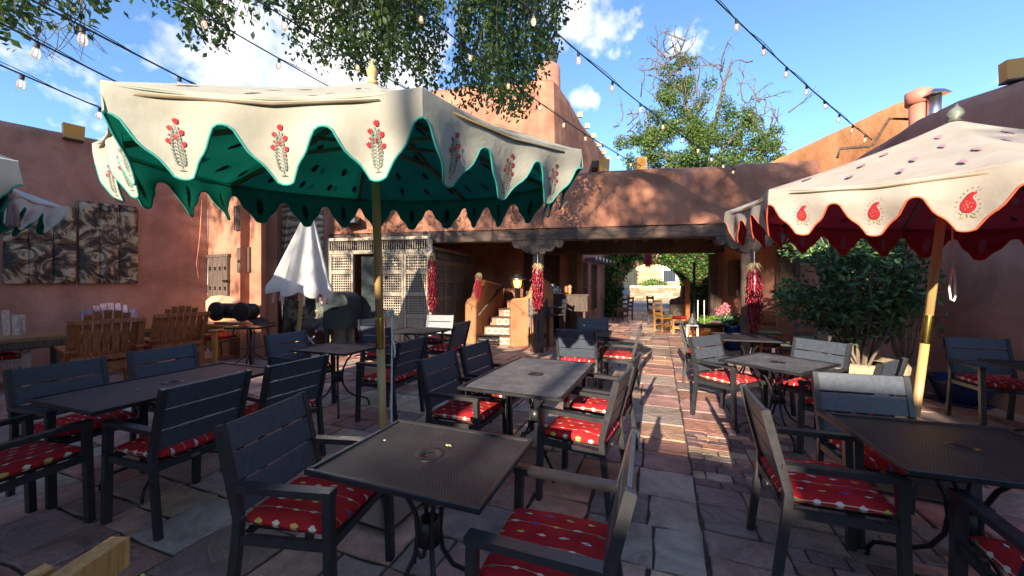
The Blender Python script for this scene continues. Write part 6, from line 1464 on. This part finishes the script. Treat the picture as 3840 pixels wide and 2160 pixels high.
for i, (px, h, r_) in enumerate(((2123, .22, .06), (2137, .24, .055))):
    p = P3(px, 1061, 9.8); mb = MB(); mb.lathe([(.03, 0), (r_ * .8, h * .3), (r_ * .6, h * .55), (r_, h * .8), (.02, h)], 12, (p.x, p.y, 1.21)); mb.build('clay_jar', M['adobe_orange'], label='small clay jar on the sideboard, %s one' % ('left' if i == 0 else 'right'), cat='jar')
fx = P3(2070, 1061, 9.7); fj = empty('crockery_stack', (fx.x, fx.y, 1.21), label='blue and white crockery jug on the sideboard', cat='jug')
mb = MB(); mb.lathe([(.05, 0), (.14, .04), (.17, .12), (.1, .2), (.06, .22), (.07, .25)], 16); mb.build('jug', M['crockery'], fj)
mb = MB(); mb.tube([(.15, 0, .15), (.22, 0, .12), (.2, 0, .05), (.13, 0, .04)], .015, 6); mb.build('handle', M['crockery'], fj)
cp2 = P3(2079, 1061, 9.8); mb = MB(); mb.lathe([(.03, 0), (.05, .05), (.045, .05)], 12, (cp2.x - .02, cp2.y + .15, 1.42)); mb.box((cp2.x - .02, cp2.y + .15, 1.31), (.3, .1, .2)); mb.build('white_cup', M['white'], label='small white cup on a box at the back of the sideboard', cat='cup')

# ------------------------------------------------------------------ rustic ladder chairs
def ladder_chair(loc, ang, label, wm, cm=None, h=.92, weave=False):
    t = empty('rustic_chair', loc, R(ang), label=label, cat='chair', group='rustic ladder back chairs')
    for s in (-1, 1):
        mb = MB(); mb.beam((.2, s * .2, 0), (.2, s * .2, .43), .045, .045, (1, 0, 0)); mb.build('front_leg', wm, t)
        mb = MB(); mb.beam((-.2, s * .2, 0), (-.2, s * .2, .45), .045, .045, (1, 0, 0)); mb.beam((-.2, s * .2, .44), (-.25, s * .2, h), .045, .04, (1, 0, 0)); mb.build('rear_leg', wm, t)
    mb = MB(); mb.box((0, 0, .42), (.44, .44, .05), None, 0, .008); mb.build('seat', wm, t)
    for a, b in (((.2, -.2), (.2, .2)), ((-.2, -.2), (.2, -.2)), ((-.2, .2), (.2, .2))): mb = MB(); mb.beam((*a, .18), (*b, .18), .03, .035); mb.build('stretcher', wm, t)
    if weave:
        for xx, zz, hh in ((-.245, h - .03, .05), (-.23, h - .22, .04), (-.215, .56, .08)): mb = MB(); mb.beam((xx, -.2, zz), (xx, .2, zz), .03, hh, (0, 0, 1)); mb.build('back_rail', wm, t)
        mb = MB()
        for i in range(-4, 5):
            for s in (-1, 1): mb.beam((-.236 + s * .004, i * .045 - s * .07, h - .2), (-.246 + s * .004, i * .045 + s * .07, h - .05), .016, .008, (1, 0, 0), .001)
        mb.build('lattice_back', wm, t)
    else:
        for k in range(3): z = .55 + k * (h - .62) / 2; mb = MB(); mb.beam((-.21 - (z - .44) * .1, -.2, z), (-.21 - (z - .44) * .1, .2, z), .022, .075, (0, 0, 1)); mb.build('ladder_slat', wm, t)
    if cm: V, F = rounded_pad(.42, .42, .08, 8); mb = MB(); mb.add([(x, y, z + .48) for x, y, z in V], F, True); mb.build('cushion', cm, t)
    return t
p = P3(2788, 1061, 9.0); ladder_chair((p.x, 9.0, 0), -165, 'rustic ladder back chair with a sage cushion left of the right portal post', M['plank_end'], M['seat_green'])
p = P3(2885, 1061, 7.9); ladder_chair((p.x, 7.9, 0), -110, 'rustic chair with a woven lattice back against the right porch wall', M['plank_end'], M['seat_green'], weave=True)
p = P3(2850, 1061, 8.4); ladder_chair((p.x - .15, 8.5, 0), -140, 'rustic chair half hidden behind the right portal post', M['plank_end'], M['seat_green'])
p = P3(3040, 1061, 6.9); ladder_chair((p.x, 6.9, 0), -120, 'very dark rustic chair behind the shrub at the right wall', M['dark_wood'], M['seat_green'])
p = P3(2462, 1061, 13.3); ladder_chair((p.x, 13.3, 0), 10, 'dark tall backed chair in profile in the passage', M['dark_wood'], M['lining_red'], h=1.05)
p = P3(2490, 1061, 11.9); ladder_chair((p.x, 11.9, 0), 12, 'yellow wooden chair with a pale cushion in the passage', M['cedar_gold'], M['seat_green'], h=1.0)
p = P3(2548, 1061, 11.3); ladder_chair((p.x, 11.3, 0), 165, 'orange wooden chair with a red cushion in the passage', M['cedar_gold'], M['cushion'], h=1.0)
p = P3(2326, 1061, 14.6); ladder_chair((p.x, 14.6, 0), 100, 'black chair beside the ivy at the left of the passage', M['dark_wood'], M['plank_end'], h=.95)
p = P3(2350, 1061, 15.2); ladder_chair((p.x, 15.4, 0), 190, 'second dark chair close to the ivy arch', M['dark_wood'], None, h=.95)
p = P3(2548, 1061, 12.6); t = empty('carved_cabinet', (p.x, 12.6, 0), R(-20), label='dark carved wooden cabinet in the passage', cat='cabinet')
mb = MB(); mb.box((0, 0, .45), (.6, .4, .85), None, 0, .01); mb.build('body', M['dark_wood'], t); mb = MB(); mb.prism([(-.32, 0), (.32, 0), (.25, .08), (.1, .12), (0, .17), (-.1, .12), (-.25, .08)], -.2, .2, lambda a, b, h: (a, h, .88 + b)); mb.build('crest', M['dark_wood'], t)
mb = MB(); mb.tube([(.02 * q * math.cos(q * .7), -.21, .55 + .02 * q * math.sin(q * .7)) for q in range(9)], .012, 5); mb.build('scroll', M['patina_blue'], t)
t = empty('passage_post', (P3(2578, 1061, 11.0).x, 11.0, 0), label='slim reddish timber post beside the fountain lamp', cat='post'); mb = MB(); mb.box((0, 0, .8), (.1, .1, 1.6), None, 0, .01); mb.build('shaft', M['plank_end'], t)

# ------------------------------------------------------------------ fountain, planters, shrub, pots
fp = P3(2650, 1061, 8.4); ft = empty('copper_fountain', (fp.x, 8.4, 0), label='hammered copper bowl fountain with a dark round rim', cat='fountain')
mb = MB(); mb.lathe([(.1, 0), (.24, .02), (.3, .14), (.335, .3), (.32, .34)], 28); mb.build('lower_bowl', M['copper'], ft); mb = MB(); mb.lathe([(.2, .3), (.27, .36), (.285, .5), (.29, .56)], 28); mb.build('upper_bowl', M['copper'], ft)
for i in range(22): a = 2 * pi * i / 22; mb = MB(); mb.tube([(math.cos(a) * r_, math.sin(a) * r_, z) for r_, z in ((.27, .14), (.345, .22), (.35, .3), (.32, .37))], .02, 6); mb.build('flute', M['copper'], ft)
mb = MB(); mb.lathe([(.05, .57), (.37, .575), (.38, .59), (.37, .605), (.05, .6)], 32); mb.build('rim', M['iron'], ft)
for px in (2621, 2645): mb = MB(); mb.tube([((px - 2650) / F0 * 8.4, .05, .6), ((px - 2650) / F0 * 8.4, .05, 1.12)], .011, 6); mb.build('water_jet', M['rope'], ft)
q = rng.normal(size=(160, 3)) * (.07, .05, .03) + (-.02, .1, .63); leaf_cloud('sprouts', q, .1, M['lime'], ft, droop=-.9, aspect=.12, kind='stuff')
tp = P3(2697, 1061, 9.0); t = empty('flower_trough', (tp.x, 9.0, 0), FANG, label='mauve glazed trough planted with pink geraniums', cat='planter')
mb = MB(); mb.prism([(-.3, 0), (.3, 0), (.36, .62), (-.36, .62)], -.2, .2, lambda a, b, h: (a, h, b)); mb.build('trough', M['purple'], t)
q = rng.normal(size=(200, 3)) * (.15, .08, .03) + (0, 0, .65); leaf_cloud('leaves', q, .05, M['lime'], t, aspect=.8, kind='stuff'); q = np.concatenate([rng.normal(size=(60, 3)) * .035 + (x, -.05, z) for x, z in ((-.02, .85), (.06, .9), (.12, .96), (.18, .86), (.0, .77), (.1, .8))]); leaf_cloud('blossoms', q, .045, M['pink'], t, aspect=.9, kind='stuff')
tp = P3(2745, 1061, 8.6); t = empty('dark_planter', (tp.x, 8.6, 0), label='dark blue black pot with a shaded leafy plant', cat='planter'); mb = MB(); mb.lathe([(.16, 0), (.2, .1), (.23, .5), (.25, .56), (.2, .56)], 18); mb.build('pot', M['blue_glaze'], t)
q = rng.normal(size=(260, 3)) * (.16, .12, .07) + (0, 0, .68); leaf_cloud('leaves', q, .08, M['leaf_dark'], t, aspect=.7, kind='stuff')
lp_ = P3(2596, 1061, 8.0); t = empty('ground_lantern', (lp_.x, 8.0, 0), R(-20), label='weathered metal lantern on legs beside the copper fountain', cat='lantern')
mb = MB()
for a, b in ((-.1, -.1), (.1, -.1), (.1, .1), (-.1, .1)): mb.beam((a, b, 0), (a, b, .62), .02, .02, (1, 0, 0))
mb.box((0, 0, .1), (.22, .22, .02)); mb.box((0, 0, .62), (.24, .24, .02)); mb.build('frame', M['steel'], t); mb = MB(); mb.lathe([(.17, .63), (.05, .76), (.02, .8), (.005, .86)], 4); mb.build('roof', M['patina'], t)

px_, d_ = 3225, 5.0
sh = P3(px_, 1061, d_); shr = empty('potted_shrub', (sh.x, d_, 0), label='large bushy evergreen shrub growing in a pale barrel by the right wall', cat='shrub')
mb = MB(); mb.lathe([(.36, 0), (.4, .04), (.45, .3), (.47, .46), (.44, .5), (.4, .47), (.38, .4)], 30); mb.build('barrel_pot', M['pot_pale'], shr); mb = MB(); mb.lathe([(.02, .43), (.4, .44)], 20); mb.build('soil', M['mortar'], shr)
for z in (.12, .34): mb = MB(); mb.lathe([(.417 + z * .1, z), (.425 + z * .1, z + .005), (.43 + z * .1, z + .035), (.42 + z * .1, z + .04)], 30); mb.build('hoop', M['iron'], shr)
mb = MB(); tips = []
for i in range(26):
    a = random.random() * 2 * pi; top_ = Vector((math.cos(a) * random.uniform(.15, .8), math.sin(a) * random.uniform(.1, .45), random.uniform(1.2, 2.15))); b0_ = Vector((math.cos(a) * .08, math.sin(a) * .08, .42))
    m1_ = b0_.lerp(top_, .4) + Vector((random.gauss(0, .05), random.gauss(0, .05), .08)); P = [b0_, b0_.lerp(m1_, .5), m1_, m1_.lerp(top_, .5) + Vector((random.gauss(0, .05), 0, 0)), top_]; mb.tube(P, [.022, .018, .014, .01, .005], 6)
    tips += [P[k].lerp(P[k + 1], f) for k in (2, 3) for f in (.2, .5, .8)] + [top_]
mb.build('stems', M['twig'], shr, kind='stuff')
pts = []
while len(pts) < 6500:
    c = Vector(rng.normal(size=3)); c.normalize(); c = Vector((c.x * .98, c.y * .6, c.z * .82)) * random.uniform(.45, 1.0) + Vector((-.12, 0, 1.55))
    if noise.noise(c * 2.1) < -.12: continue
    if c.z < .75: continue
    if c.z < 1.0 and abs(c.x) > .6: continue
    k = 5
    for q in range(k): pts.append((c.x + random.gauss(0, .035), c.y + random.gauss(0, .035), c.z + random.gauss(0, .03)))
leaf_cloud('foliage', np.array(pts), .095, M['leaf_dark'], shr, tints=((1, 1, 1), (.7, .8, .8), (1.5, 1.35, 1.0), (.5, .6, .6), (2.2, 1.9, 1.3)), aspect=.42, kind='stuff')
s2p = P3(3420, 1061, 5.0); s2_ = empty('wall_shrub', (s2p.x + .0, 5.1, 0), label='sparse wispy shrub in a clay pot between the big shrub and the right wall', cat='shrub')
mb = MB(); mb.lathe([(.14, 0), (.2, .12), (.22, .36), (.24, .4), (.2, .4)], 18); mb.build('pot', M['pot_pale'], s2_)
mb = MB(); L_ = []
for i in range(22):
    a = random.random() * 2 * pi; e = Vector((math.cos(a) * random.uniform(.2, .55), math.sin(a) * .25, random.uniform(.9, 2.2))); m_ = e * .5 + Vector((0, 0, .25)); mb.tube([(0, 0, .35), tuple(m_ * .6), tuple(m_), tuple(e)], [.01, .008, .006, .003], 4)
    for k in range(20): f = random.uniform(.35, 1); p = m_.lerp(e, (f - .35) / .65) + Vector(rng.normal(size=3)) * .05; L_.append(tuple(p))
mb.build('stems', M['twig'], s2_, kind='stuff'); leaf_cloud('foliage', np.array(L_), .07, M['leaf_dark'], s2_, tints=((1.2, 1.2, 1), (2, 1.8, 1.3)), aspect=.35, kind='stuff')
bp_ = P3(3605, 1061, 4.75); t = empty('blue_pot', (bp_.x, 4.75, 0), label='cobalt blue glazed pot on a saucer under the chair by the right wall', cat='pot')
mb = MB(); mb.lathe([(.18, .03), (.24, .12), (.285, .27), (.3, .3), (.285, .33), (.25, .32), (.22, .2), (.05, .15)], 30); mb.build('pot', M['blue_glaze'], t); mb = MB(); mb.lathe([(.1, 0), (.24, .005), (.27, .035), (.26, .035), (.1, .02)], 28); mb.build('saucer', M['blue_glaze'], t)
# added navy lump standing in for a blurred dark shape at the bottom right corner
V = []; F = []; n = 22
for i in range(n + 1):
    for j in range(n + 1):
        a = pi * i / n; b = 2 * pi * j / n; r_ = 1 + .12 * noise.noise(Vector((math.cos(b) * 2, math.sin(b) * 2, a * 2)))
        V.append((.17 * r_ * math.sin(a) * math.cos(b), .13 * r_ * math.sin(a) * math.sin(b), .3 * r_ * math.cos(a)))
for i in range(n):
    for j in range(n): F.append((i * (n + 1) + j, (i + 1) * (n + 1) + j, (i + 1) * (n + 1) + j + 1, i * (n + 1) + j + 1))
mb = MB(); mb.add(V, F, True); o = mb.build('fuzzy_lump', M['navy'], label='dark navy fuzzy lump at the bottom right corner', cat='garment'); o.location = (1.52, .98, .62); o.rotation_euler = (0, R(25), 0)
